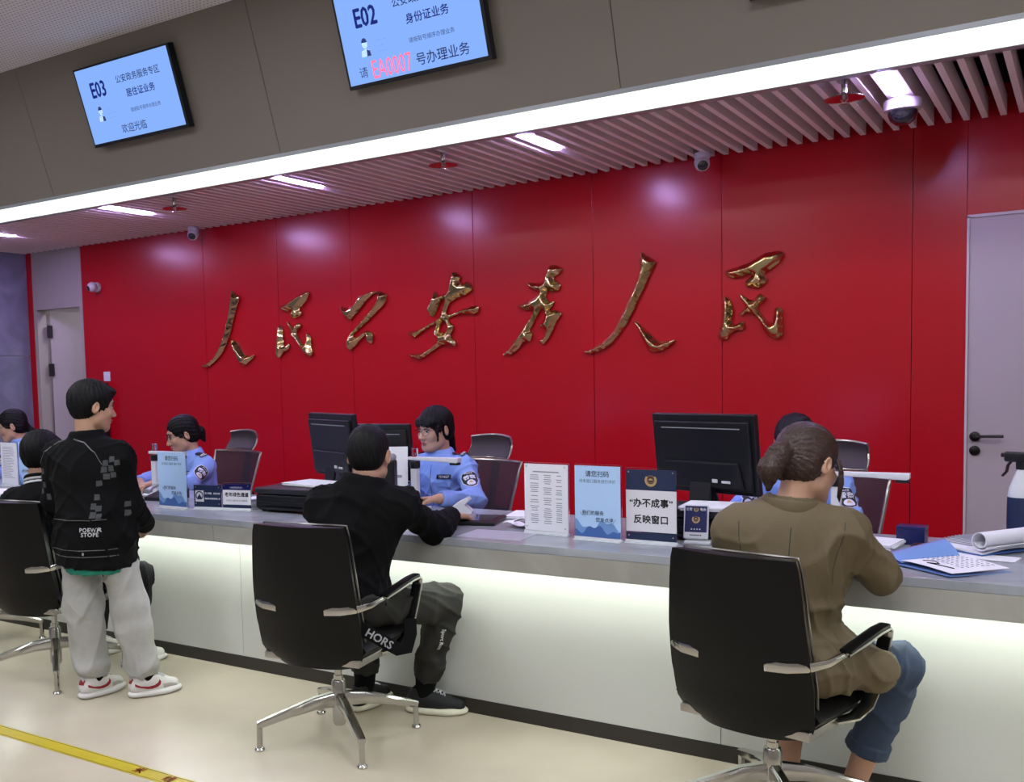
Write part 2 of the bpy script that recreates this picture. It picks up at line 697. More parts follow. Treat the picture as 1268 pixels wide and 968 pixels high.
# hall lighting over the public side (behind and above the camera)
hl = None
for j, y in enumerate((-2.6, 0.2, 2.3)):
    for i, x in enumerate((-6.2, -3.4, -0.6, 2.2)):
        lab = 'square white ceiling panel light over the public hall, row %s column %s' % ('one two three'.split()[j], 'one two three four'.split()[i])
        if hl is None:
            hl = thing('panel_light', lab, 'ceiling light', (x, y, 3.5), 0, 'panel lights over the hall')
            MB().box((-0.28, -0.28, -0.012), (0.28, 0.28, -0.002)).build('diffuser', 'hall_light', hl)
            f_ = MB()
            for a, b in (((-0.3, -0.3), (0.3, -0.28)), ((-0.3, 0.28), (0.3, 0.3)), ((-0.3, -0.28), (-0.28, 0.28)), ((0.28, -0.28), (0.3, 0.28))):
                f_.box((a[0], a[1], -0.016), (b[0], b[1], 0.0))
            f_.build('frame', 'white_plastic', hl)
        else:
            dup(hl, (x, y, 3.5), 0, lab, 'panel lights over the hall')

# ---------------------------------------------------------------- the long service counter
ZT, YS = 0.78, 3.40
ct = thing('service_counter', 'long pale stone service counter with a lit white front', 'counter', (-2.6, 3.8, 0))
X0, X1 = -5.7, 5.7
mb = MB()
mb.box((X0, YS - 3.8, ZT - 0.03), (X1, 0.42, ZT), 0.002)
mb.build('countertop', 'counter_stone', ct)
mb = MB()
xx = X0
while xx < X1 - 0.01:
    e = min(xx + 2.4, X1)
    mb.box((xx + 0.001, YS - 3.8, ZT - 0.112), (e - 0.001, YS - 3.8 + 0.03, ZT - 0.031), 0.001)
    xx = e
mb.box((X0, YS - 3.8 + 0.03, ZT - 0.112), (X1, 3.58 - 3.8, ZT - 0.095))
mb.build('apron', 'apron_stone', ct)
mb = MB()
xx = X0
while xx < X1 - 0.01:
    e = min(xx + 2.4, X1)
    mb.box((xx + 0.001, 3.575 - 3.8, 0.062), (e - 0.001, 3.6 - 3.8, ZT - 0.1), 0.001)
    xx = e
mb.build('front_panel', 'panel_white', ct)
MB().box((X0, 3.572 - 3.8, 0), (X1, 3.6 - 3.8, 0.06)).build('kick_plate', 'kick', ct)
MB().box((X0 + 0.02, YS - 3.8 + 0.05, ZT - 0.122), (X1 - 0.02, YS - 3.8 + 0.075, ZT - 0.112)).build('light_strip', 'led_light', ct)
mb = MB()
for xx in (-5.6, -3.4, -1.2, 1.0, 3.2, 5.5):
    mb.box((xx - 0.02, -0.19, 0), (xx + 0.02, 0.36, ZT - 0.031))
mb.box((X0, 0.34, 0.3), (X1, 0.36, ZT - 0.031))
mb.build('support_frame', 'white_plastic', ct)

# yellow floor tape
tp = thing('floor_tape', 'worn yellow waiting-line tape on the floor with red characters', 'floor tape', (-2.9, 2.41, 0))
MB().box((-3.5, -0.037, 0), (3.5, 0.037, 0.0012)).build('tape_strip', 'tape_yellow', tp)
mb = MB()
mb.box((-3.5, 0.028, 0.0012), (3.5, 0.0305, 0.0016)).box((-3.5, -0.0305, 0.0012), (3.5, -0.028, 0.0016))
mb.build('edge_line', 'tape_edge', tp)
for bx, s_ in ((-0.02, '米'), (0.14, '线')):
    text(s_, 0.05, 'tape_red', tp, (bx, 0, 0.0018), Matrix.Rotation(0, 4, 'Z'), bold=0.002)
# ---------------------------------------------------------------- implicit surfaces
def nets(F, xs, ys, zs):
    """surface-net mesh of F = 0 on a rectilinear grid"""
    S = F < 0
    nx, ny, nz = F.shape
    cnt = np.zeros((nx - 1, ny - 1, nz - 1), np.int8)
    for i in (0, 1):
        for j in (0, 1):
            for k in (0, 1):
                cnt += S[i:nx - 1 + i, j:ny - 1 + j, k:nz - 1 + k]
    act = np.argwhere((cnt > 0) & (cnt < 8))
    N = len(act)
    ids = np.full((nx - 1, ny - 1, nz - 1), -1, np.int64)
    ids[tuple(act.T)] = np.arange(N)
    pos = np.zeros((N, 3))
    num = np.zeros(N)
    G = (xs, ys, zs)
    crn = [(i, j, k) for i in (0, 1) for j in (0, 1) for k in (0, 1)]
    for a in crn:
        for ax in range(3):
            if a[ax]:
                continue
            b = list(a)
            b[ax] = 1
            ia, ib = act + np.array(a), act + np.array(b)
            fa, fb = F[tuple(ia.T)], F[tuple(ib.T)]
            mk = (fa < 0) != (fb < 0)
            t = np.where(mk, fa / np.where(fa == fb, 1, fa - fb), 0)
            for d in range(3):
                ga, gb = G[d][ia[:, d]], G[d][ib[:, d]]
                pos[:, d] += np.where(mk, ga + (gb - ga) * t, 0)
            num += mk
    pos /= np.maximum(num, 1)[:, None]
    quads = []
    for ax in range(3):
        u, v = (ax + 1) % 3, (ax + 2) % 3
        s0 = [slice(None)] * 3
        s1 = [slice(None)] * 3
        s0[ax], s1[ax] = slice(0, -1), slice(1, None)
        A, B = S[tuple(s0)], S[tuple(s1)]
        e = np.argwhere(A != B)
        ok = (e[:, u] > 0) & (e[:, v] > 0) & (e[:, u] < F.shape[u] - 1) & (e[:, v] < F.shape[v] - 1)
        e = e[ok]
        inside = A[tuple(e.T)]

        def cell(du, dv):
            c = e.copy()
            c[:, u] += du
            c[:, v] += dv
            return ids[tuple(c.T)]
        q = np.stack([cell(-1, -1), cell(0, -1), cell(0, 0), cell(-1, 0)], 1)
        q[~inside] = q[~inside][:, ::-1]
        quads.append(q)
    q = np.concatenate(quads)
    q = q[(q >= 0).all(1)]
    return pos, q


def mesh_np(name, v, q):
    me = bpy.data.meshes.new(name)
    me.vertices.add(len(v))
    me.vertices.foreach_set('co', np.asarray(v, np.float32).ravel())
    me.loops.add(q.size)
    me.loops.foreach_set('vertex_index', q.astype(np.int32).ravel())
    me.polygons.add(len(q))
    me.polygons.foreach_set('loop_start', np.arange(0, q.size, 4, dtype=np.int32))
    me.polygons.foreach_set('loop_total', np.full(len(q), 4, np.int32))
    me.update(calc_edges=True)
    me.validate()
    return me


def ray(px, py):
    return CAMR.T @ np.array([(px - 524.4285) / 1233.979, (py - 551.1487) / 1233.979, 1.0])


def on_y(px, py, y):
    d = ray(px, py)
    return np.array([0, 0, 1.45]) + d * (y / d[1])


def poly_sd(P, X, Z):
    d = np.full(X.shape, 1e9)
    s = np.zeros(X.shape, bool)
    n = len(P)
    for i in range(n):
        (x0, z0), (x1, z1) = P[i], P[(i + 1) % n]
        ex, ez = x1 - x0, z1 - z0
        t = np.clip(((X - x0) * ex + (Z - z0) * ez) / (ex * ex + ez * ez + 1e-12), 0, 1)
        d = np.minimum(d, (X - x0 - t * ex) ** 2 + (Z - z0 - t * ez) ** 2)
        c = ((z0 > Z) != (z1 > Z)) & (X < (x1 - x0) * (Z - z0) / (z1 - z0 + 1e-12) + x0)
        s ^= c
    d = np.sqrt(d)
    return np.where(s, -d, d)


# ---------------------------------------------------------------- seven gold brush-script characters
GLYPHS = [
    ('slender gold brush character, first of seven, with one long sweep and a short foot', (240, 350, 8.422), [
        [(375, 70), (405, 105), (465, 150), (440, 230), (400, 380), (355, 560), (310, 680), (270, 750), (200, 830), (140, 880), (70, 885), (55, 870), (130, 835), (200, 770), (260, 660), (300, 550), (330, 430), (365, 270), (370, 190), (378, 130)],
        [(370, 580), (440, 620), (480, 700), (520, 750), (560, 765), (625, 748), (600, 790), (550, 840), (500, 870), (470, 850), (430, 770), (390, 680)]], []),
    ('small gold brush character in three pieces, second of seven on the red wall', (330, 350, 9.686), [
        [(115, 300), (200, 260), (300, 190), (400, 120), (490, 98), (500, 130), (470, 200), (410, 280), (375, 320), (410, 350), (395, 395), (340, 420), (290, 425), (265, 380), (300, 330), (290, 320), (240, 340), (190, 345), (150, 320)],
        [(120, 515), (150, 510), (175, 540), (185, 620), (190, 760), (210, 765), (255, 720), (270, 770), (240, 810), (190, 830), (150, 890), (110, 905), (95, 880), (105, 780), (115, 640)],
        [(220, 450), (260, 500), (310, 540), (340, 490), (370, 475), (400, 500), (390, 540), (345, 590), (350, 620), (400, 720), (440, 750), (465, 700), (460, 610), (480, 600), (520, 650), (520, 750), (540, 850), (510, 890), (460, 880), (410, 820), (370, 740), (310, 670), (270, 640), (290, 600), (250, 520)]], []),
    ('gold brush character shaped like a hooked figure two, third of seven', (410, 350, 10.75), [
        [(105, 300), (150, 330), (240, 330), (320, 240), (330, 195), (400, 150), (510, 110), (600, 105), (600, 135), (540, 145), (440, 250), (370, 350), (300, 430), (235, 500), (180, 485), (130, 420)],
        [(590, 105), (640, 110), (730, 150), (715, 250), (640, 340), (480, 500), (330, 640), (275, 690), (290, 745), (390, 680), (460, 630), (520, 650), (550, 700), (530, 805), (490, 815), (460, 790), (445, 690), (400, 725), (300, 850), (235, 905), (195, 885), (185, 770), (220, 690), (300, 600), (450, 430), (560, 290), (605, 200)]], []),
    ('large gold brush character with crossing strokes and a small loop, fourth of seven', (495, 330, 8.067), [
        [(520, 35), (600, 95), (580, 150), (610, 170), (670, 145), (725, 225), (650, 280), (540, 325), (480, 370), (450, 460), (470, 485), (560, 450), (640, 410), (740, 385), (785, 400), (770, 460), (720, 480), (600, 470), (480, 510), (470, 545), (520, 580), (525, 620), (490, 690), (545, 740), (550, 800), (510, 790), (430, 770), (350, 820), (270, 880), (200, 925), (110, 920), (70, 880), (100, 870), (200, 870), (300, 810), (370, 740), (320, 680), (345, 600), (350, 570), (270, 610), (170, 680), (130, 720), (55, 650), (180, 630), (280, 570), (380, 510), (415, 430), (440, 330), (410, 320), (370, 400), (330, 500), (295, 505), (270, 460), (250, 430), (280, 370), (300, 320), (340, 235), (370, 295), (470, 250), (480, 170), (500, 80)]],
        [[(405, 555), (450, 555), (462, 620), (430, 662), (380, 655), (388, 600)]]),
    ('leaning gold brush character with a long tail and short hook, fifth of seven', (615, 320, 7.45), [
        [(470, 60), (520, 55), (610, 95), (540, 160), (510, 180), (560, 220), (590, 240), (560, 300), (500, 305), (455, 290), (450, 370), (490, 400), (530, 390), (500, 450), (470, 490), (540, 470), (600, 500), (550, 570), (510, 660), (470, 740), (420, 800), (375, 770), (430, 720), (450, 650), (380, 630), (420, 580), (440, 520), (420, 460), (390, 480), (350, 560), (290, 670), (325, 690), (300, 770), (240, 765), (190, 840), (120, 890), (35, 895), (90, 840), (170, 730), (230, 640), (310, 520), (330, 460), (250, 480), (205, 470), (180, 425), (260, 400), (340, 360), (390, 310), (300, 290), (275, 250), (270, 210), (330, 230), (420, 220), (430, 170)]], []),
    ('tallest gold brush character, sixth of seven, a broad sweep and a detached foot', (710, 300, 6.674), [
        [(555, 70), (620, 120), (680, 155), (640, 230), (600, 320), (550, 430), (490, 560), (430, 680), (340, 800), (270, 870), (150, 920), (50, 912), (130, 885), (230, 830), (310, 750), (370, 640), (440, 490), (510, 320), (540, 220), (540, 120)],
        [(500, 640), (560, 690), (650, 780), (710, 825), (770, 810), (840, 800), (800, 845), (740, 890), (670, 910), (620, 895), (580, 840), (550, 770), (520, 700), (488, 660)]], []),
    ('bold gold brush character in three pieces, last of seven, nearest the white door', (880, 300, 7.448), [
        [(120, 270), (180, 240), (260, 215), (350, 185), (430, 130), (510, 90), (620, 75), (675, 95), (640, 170), (570, 235), (480, 290), (520, 335), (490, 390), (420, 425), (340, 415), (300, 390), (330, 345), (380, 300), (350, 290), (270, 320), (190, 335), (140, 310)],
        [(120, 490), (165, 510), (190, 560), (200, 650), (185, 740), (215, 760), (300, 715), (310, 770), (290, 810), (220, 815), (170, 850), (150, 895), (100, 910), (55, 880), (75, 800), (90, 700), (95, 560)],
        [(260, 460), (310, 500), (375, 540), (440, 470), (505, 495), (490, 545), (430, 590), (450, 650), (510, 720), (560, 745), (580, 680), (580, 595), (655, 605), (660, 700), (670, 850), (620, 895), (540, 880), (480, 810), (440, 720), (370, 660), (340, 640), (270, 680), (255, 655), (320, 600), (260, 510)]], []),
]


def smooth_poly(P):
    out = []
    n = len(P)
    for i in range(n):
        a, b = np.array(P[i], float), np.array(P[(i + 1) % n], float)
        out += [a * 0.8 + b * 0.2, a * 0.2 + b * 0.8]
    return out


for lab, (ox, oy, sc_), polys, holes in GLYPHS:
    W3 = [[on_y(ox + p[0] / sc_, oy + p[1] / sc_, YW - 0.035) for p in smooth_poly(P)] for P in polys + holes]
    allp = np.array([q for P in W3 for q in P])
    x0, x1, z0, z1 = allp[:, 0].min(), allp[:, 0].max(), allp[:, 2].min(), allp[:, 2].max()
    hh = 0.005
    xs = np.arange(x0 - 0.02, x1 + 0.02, hh)
    zs = np.arange(z0 - 0.02, z1 + 0.02, hh)
    ys = np.array([0.0, 0.004, 0.012, 0.02, 0.024, 0.028, 0.033, 0.038, 0.043, 0.048, 0.053, 0.058, 0.064])   # thickness off the wall
    X, Z = np.meshgrid(xs, zs, indexing='ij')
    D = np.full(X.shape, 1e9)
    for k, P in enumerate(W3):
        sd = poly_sd([(q[0], q[2]) for q in P], X, Z)
        D = np.minimum(D, sd) if k < len(polys) else np.maximum(D, -sd)
    D = D + 0.0022 * np.sin(X * 90 + 2 * np.sin(Z * 60)) * np.sin(Z * 75)
    t = ys[None, :, None]
    F = np.maximum(D[:, None, :] + np.maximum(0, t - 0.02) * 0.75, 0.003 - t)
    F = np.maximum(F, (t - 0.06) + 0 * F)
    v, q = nets(F, xs, ys, zs)
    ctr = np.array([(x0 + x1) / 2, YW, (z0 + z1) / 2])
    v[:, 1] = YW - v[:, 1]
    q = q[:, ::-1]
    o = link('wall_character', mesh_np('wall_character', v - ctr, q), 'gold', smooth=50)
    o.location = ctr
    tag(o, lab, 'wall lettering', 'gold characters on the red wall')

# ---------------------------------------------------------------- queue screens on the bulkhead
TH = math.atan(LEAN)


def queue_screen(xc, label, desk=None):
    t = thing('queue_screen', label, 'screen', fas(xc, 3.165, 0.002), 0, 'queue screens on the bulkhead')
    t.rotation_euler = (TH, 0, 0)
    W, H = 0.85, 0.47
    mb = MB()
    mb.box((-W / 2, -0.058, -H / 2), (W / 2, -0.012, H / 2), 0.004)
    mb.build('casing', 'dark_plastic', t)
    MB().box((-0.25, -0.012, -0.12), (0.25, 0.0, 0.12)).build('wall_mount', 'black_metal', t)
    MB().box((-W / 2 + 0.014, -0.0592, -H / 2 + 0.02), (W / 2 - 0.02, -0.0575, H / 2 - 0.012)).build('display', 'screen_blue', t)
    if desk is None:
        return t

    def put(s, u, v, size, material, **kw):
        text(s, size, material, t, ((u - 0.5) * W, -0.0602, (0.5 - v) * H), name='screen_writing', **kw)
    code, job, foot = desk
    put(code, 0.215, 0.315, 0.125, 'screen_ink', bold=0.003, sx=0.76)
    put('公安政务服务专区', 0.64, 0.257, 0.048, 'screen_ink_dark', bold=0.0004)
    put(job, 0.635, 0.44, 0.05, 'screen_ink', bold=0.0008)
    put('请按取号顺序办理业务', 0.64, 0.645, 0.0265, 'screen_ink_dark')
    if foot is None:
        put('欢迎光临', 0.475, 0.85, 0.056, 'screen_ink_dark', bold=0.0003)
    else:
        put('请', 0.13, 0.855, 0.056, 'screen_ink_dark')
        put(foot, 0.335, 0.85, 0.125, 'screen_red', sx=0.62)
        put('号办理业务', 0.69, 0.85, 0.062, 'screen_ink_dark', bold=0.0005)
    # small portrait block
    pb = MB()
    cx, cz = -0.325 * W, -0.11 * H
    Y_ = -0.0602
    ring = [(cx + 0.017 * math.cos(a), Y_, cz + 0.02 + 0.022 * math.sin(a)) for a in np.linspace(0, 2 * math.pi, 16, endpoint=False)]
    pb.face(ring)
    pb.face([(cx - 0.03, Y_, cz - 0.04), (cx + 0.03, Y_, cz - 0.04), (cx + 0.026, Y_, cz - 0.012), (cx, Y_, cz - 0.004), (cx - 0.026, Y_, cz - 0.012)])
    pb.mi = 1
    pb.face([(cx + 0.017 * math.cos(a), Y_ - 0.0005, cz + 0.026 + 0.022 * math.sin(a)) for a in np.linspace(0, math.pi, 10)])
    pb.face([(cx + 0.004, Y_ - 0.0005, cz - 0.04), (cx + 0.03, Y_ - 0.0005, cz - 0.04), (cx + 0.026, Y_ - 0.0005, cz - 0.014), (cx + 0.008, Y_ - 0.0005, cz - 0.008)])
    pb.build('portrait', ['screen_pale', 'screen_ink_dark'], t, 0)
    for k in range(3):
        put('— —— —', 0.29, 0.56 + 0.055 * k, 0.016, 'screen_soft')
    return t


queue_screen(-4.826, 'blue queue screen showing E03 on the sloping bulkhead', ('E03', '居住证业务', None))
queue_screen(-2.79, 'blue queue screen showing E02 and the red number EA0007', ('E02', '身份证业务', 'EA0007'))
queue_screen(-0.745, 'queue screen of which only one lower corner shows at the photo top')

# ---------------------------------------------------------------- ceiling fittings
def sprinkler(x, y, label, first=[None]):
    if first[0]:
        return dup(first[0], (x, y, ZC), 0, label)
    t = thing('sprinkler', label, 'sprinkler', (x, y, ZC), 0, 'sprinklers in the slat ceiling')
    MB().lathe([(0.013, -0.045), (0.013, 0.12)], 12).build('pipe', 'chrome', t)
    MB().lathe([(0.085, -0.072), (0.084, -0.07), (0.05, -0.058), (0.02, -0.05), (0.013, -0.045)], 28, cap=False).build('heat_dish', 'chrome', t)
    f = MB()
    f.lathe([(0.009, -0.075), (0.011, -0.05)], 10)
    f.tube([(-0.012, 0, -0.05), (-0.014, 0, -0.075), (0, 0, -0.09)], 0.0025, 6).tube([(0.012, 0, -0.05), (0.014, 0, -0.075), (0, 0, -0.09)], 0.0025, 6)
    f.lathe([(0.016, -0.093), (0.016, -0.09)], 12)
    f.build('nozzle', 'brushed', t)
    first[0] = t
    return t


sprinkler(-0.925, 4.83, 'sprinkler with a metal dish beside the white dome camera')
sprinkler(-3.06, 4.86, 'sprinkler with a metal dish between the second and third tube lamps')
sprinkler(-5.25, 4.86, 'faint distant sprinkler dish beside the tube lamp above the open left door')
t = thing('dome_camera', 'white dome security camera with a dark glass bubble under the slats', 'security camera', (-0.757, 5.32, ZC))
MB().lathe([(0.03, 0.09), (0.03, -0.002), (0.082, -0.003), (0.085, -0.015), (0.082, -0.05), (0.07, -0.055)], 32).build('housing', 'camera_white', t)
MB().lathe([(0.068, -0.05), (0.066, -0.07), (0.055, -0.095), (0.035, -0.113), (0.012, -0.12), (0.001, -0.121)], 32).build('dome', 'smoke_glass', t)


for loc, lab in (((-1.9, 5.86, ZC), 'small white turret camera under the slats between the last two gold characters'),
                 ((-6.13, 5.87, ZC), 'small white turret camera under the slats above the first gold character')):
    t = thing('turret_camera', lab, 'security camera', loc, 0, 'turret cameras at the red wall')
    MB().lathe([(0.02, 0.06), (0.02, 0.0), (0.045, 0.0), (0.048, -0.02), (0.04, -0.035)], 24).build('base', 'camera_white', t)
    d = Vector((0.35, -0.75, -0.55)).normalized().to_track_quat('Z', 'Y').to_matrix().to_4x4()
    MB().lathe([(0.001, -0.045), (0.03, -0.04), (0.042, -0.02), (0.044, 0.0), (0.042, 0.025), (0.036, 0.04)], 24, mtx=T((0, -0.005, -0.055)) @ d).build('head', 'camera_white', t)
    MB().lathe([(0.033, 0.03), (0.03, 0.043), (0.012, 0.05)], 20, mtx=T((0, -0.005, -0.055)) @ d).build('lens', 'smoke_glass', t)
t = thing('wall_camera', 'round white camera on the red wall beside the open left door', 'security camera', (-7.528, YW, 2.31))
d = Vector((-0.25, -0.9, -0.3)).normalized().to_track_quat('Z', 'Y').to_matrix().to_4x4()
MB().lathe([(0.045, 0), (0.045, 0.02), (0.03, 0.03)], 24, mtx=T((0, 0, 0)) @ RX).build('base', 'camera_white', t)
MB().ball((0, -0.06, 0), 0.046, 24).build('head', 'camera_white', t)
MB().lathe([(0.024, 0.035), (0.024, 0.047), (0.01, 0.05)], 20, mtx=T((0, -0.06, 0)) @ d).build('lens', 'smoke_glass', t)
t = thing('light_switch', 'small white wall switch on the red wall beside the open left door', 'switch', (-7.45, YW, 1.50))
MB().box((-0.043, -0.01, -0.043), (0.043, 0, 0.043), 0.004).build('plate', 'white_plastic', t)
MB().box((-0.016, -0.014, -0.026), (0.016, -0.009, 0.026), 0.003).build('rocker', 'white_plastic', t)
t = thing('floor_cabinet', 'narrow black cabinet against the red wall beside the open left door', 'cabinet', (-7.56, YW - 0.06, 0))
MB().box((-0.12, -0.05, 0.03), (0.12, 0.055, 1.44), 0.006).build('body', 'dark_plastic', t)
MB().box((-0.11, -0.058, 0.06), (0.11, -0.051, 1.4), 0.003).build('door', 'mid_plastic', t)
MB().box((0.08, -0.068, 0.75), (0.092, -0.058, 0.9), 0.002).build('handle', 'brushed', t)
# ---------------------------------------------------------------- customer chairs
def make_customer_chair(label, loc, rotz):
    t = thing('swivel_chair', label, 'chair', loc, rotz, 'black leather customer chairs')
    # four-star polished base
    for k in range(4):
        a = math.radians(45 + 90 * k)
        c, s = math.cos(a), math.sin(a)
        leg = MB()
        P = [(c * r, s * r, z) for r, z in ((0.02, 0.165), (0.10, 0.158), (0.20, 0.135), (0.315, 0.104), (0.329, 0.10))]
        leg.tube(P, 0, sec=[(0.019, 0.03), (0.018, 0.025), (0.0165, 0.018), (0.015, 0.014), (0.014, 0.012)])
        leg.tube([(c * 0.322, s * 0.322, 0.108), (c * 0.324, s * 0.324, 0.012)], 0.0115, 10)
        leg.lathe([(0.019, 0.0), (0.020, 0.006), (0.016, 0.013), (0.009, 0.016)], 14, c=(c * 0.324, s * 0.324, 0))
        leg.build('leg', 'chrome', t)
    col = MB()
    col.lathe([(0.022, 0.06), (0.027, 0.07), (0.029, 0.14), (0.029, 0.235), (0.025, 0.243)], 24)
    col.lathe([(0.019, 0.24), (0.019, 0.262)], 20)
    col.lathe([(0.014, 0.26), (0.014, 0.36)], 20)
    col.build('column', 'chrome', t)
    # seat cushion
    se = MB()

    def seat_fn(u, v, top=1):
        x = (u - 0.5) * 2
        y = lerp(-0.185, 0.255, v)
        wd = 0.235 + 0.015 * math.sin(v * math.pi)
        edge = (1 - abs(x) ** 6) ** 0.5 if abs(x) < 1 else 0
        fr_ = min(1, (1 - v) / 0.14) ** 0.5
        z = 0.402 + 0.064 * (0.35 + 0.65 * edge) * (0.45 + 0.55 * fr_) - 0.012 * (1 - x * x) * math.sin(v * math.pi) + (0.02 * v)
        return (x * wd, y, z)
    se.sheet(seat_fn, 16, 16, 0.055)
    se.build('seat', 'black_leather', t, 60)
    pan = MB()
    pan.prism([(-0.21, -0.20), (0.21, -0.20), (0.215, 0.15), (0.17, 0.19), (-0.17, 0.19), (-0.215, 0.15)], 0.362, 0.392, 2, 0.006)
    pan.box((-0.07, -0.09, 0.34), (0.07, 0.09, 0.365), 0.005)
    pan.build('seat_pan', 'brushed', t)
    # curved leather back shell
    HW = [(0.0, 0.15), (0.03, 0.187), (0.10, 0.209), (0.30, 0.215), (0.55, 0.209), (0.80, 0.197), (0.96, 0.187), (1.0, 0.180)]

    def hw(v):
        for (a, wa), (b, wb) in zip(HW, HW[1:]):
            if v <= b:
                return lerp(wa, wb, (v - a) / (b - a))
        return HW[-1][1]

    def back_fn(u, v, off=0.0):
        x = (u - 0.5) * 2
        wd = hw(v)
        z = lerp(0.365, 0.905, v)
        y = -0.215 - 0.012 * math.sin(v * math.pi) - 0.075 * max(0, v - 0.25) - 0.03 * (1 - v) ** 6 * -1
        y += 0.045 * x * x - off
        z += -0.008 * x * x * (v > 0.9) + 0.018 * x * x * (1 - v) ** 5
        return (x * wd, y, z)
    bk_ = MB()
    bk_.sheet(lambda u, v: back_fn(u, v, 0.0), 18, 20, -0.040)
    b = bk_.build('backrest', 'black_leather', t, 50)
    # bright edge strip round the shell
    E_ = [back_fn(0, v) for v in np.linspace(0.02, 1, 20)] + [back_fn(u, 1.0) for u in np.linspace(0.04, 0.96, 14)] + [back_fn(1, v) for v in np.linspace(1, 0.02, 20)]
    tr = MB()
    tr.tube([(p[0] * 1.01, p[1] + 0.012, p[2] + (0.003 if p[2] > 0.88 else 0)) for p in E_], 0.0042, 6)
    E2 = [back_fn(u, 0.0) for u in np.linspace(0, 1, 14)]
    tr.tube([(p[0] * 0.98, p[1] + 0.012, p[2] - 0.003) for p in E2], 0, sec=(0.008, 0.005))
    tr.build('edge_trim', 'steel_grey', t)
    for s in (-1, 1):
        ar = MB()
        ar.tube([(s * 0.105, -0.264, 0.585), (s * 0.17, -0.256, 0.588), (s * 0.222, -0.228, 0.593), (s * 0.256, -0.175, 0.602), (s * 0.275, -0.10, 0.618)], 0,
                sec=[(0.004, 0.015), (0.004, 0.0145), (0.0045, 0.013), (0.005, 0.011), (0.007, 0.008)])
        lo = [(s * 0.275, -0.11, 0.616), (s * 0.284, -0.03, 0.634), (s * 0.289, 0.07, 0.648), (s * 0.29, 0.135, 0.650), (s * 0.289, 0.152, 0.640), (s * 0.287, 0.153, 0.620),
              (s * 0.278, 0.135, 0.54), (s * 0.268, 0.112, 0.46), (s * 0.26, 0.085, 0.415), (s * 0.245, 0.03, 0.39), (s * 0.21, -0.03, 0.382)]
        ar.tube(lo, 0, sec=[(0.006, 0.014)] + [(0.006, 0.021)] * 9 + [(0.006, 0.016)], up=(1, 0, 0))
        a_ = ar.build('armrest', 'chrome', t)
        pd = MB()
        pd.tube([(p[0], p[1], p[2] + 0.0085) for p in lo[:4]], 0, sec=(0.006, 0.0185), up=(1, 0, 0))
        pd.tube([(p[0] - s * 0.0005, p[1] - 0.0075, p[2]) for p in lo[5:8]], 0, sec=(0.003, 0.0185), up=(1, 0, 0))
        pd.build('arm_pad', 'black_leather', a_)
    return t


ch0 = make_customer_chair('black leather swivel chair in which the man in the black hoodie sits', (-2.47, 3.05, 0), R_(8))
dup(ch0, (-0.81, 3.17, 0), R_(-12), 'black leather swivel chair in which the woman in the khaki blazer sits')
dup(ch0, (-4.25, 3.03, 0), R_(9), 'black leather swivel chair behind the standing boy, a seated child in it')
dup(ch0, (-5.16, 3.20, 0), R_(2), 'swivel chair of which only a chrome foot shows at the photo edge')


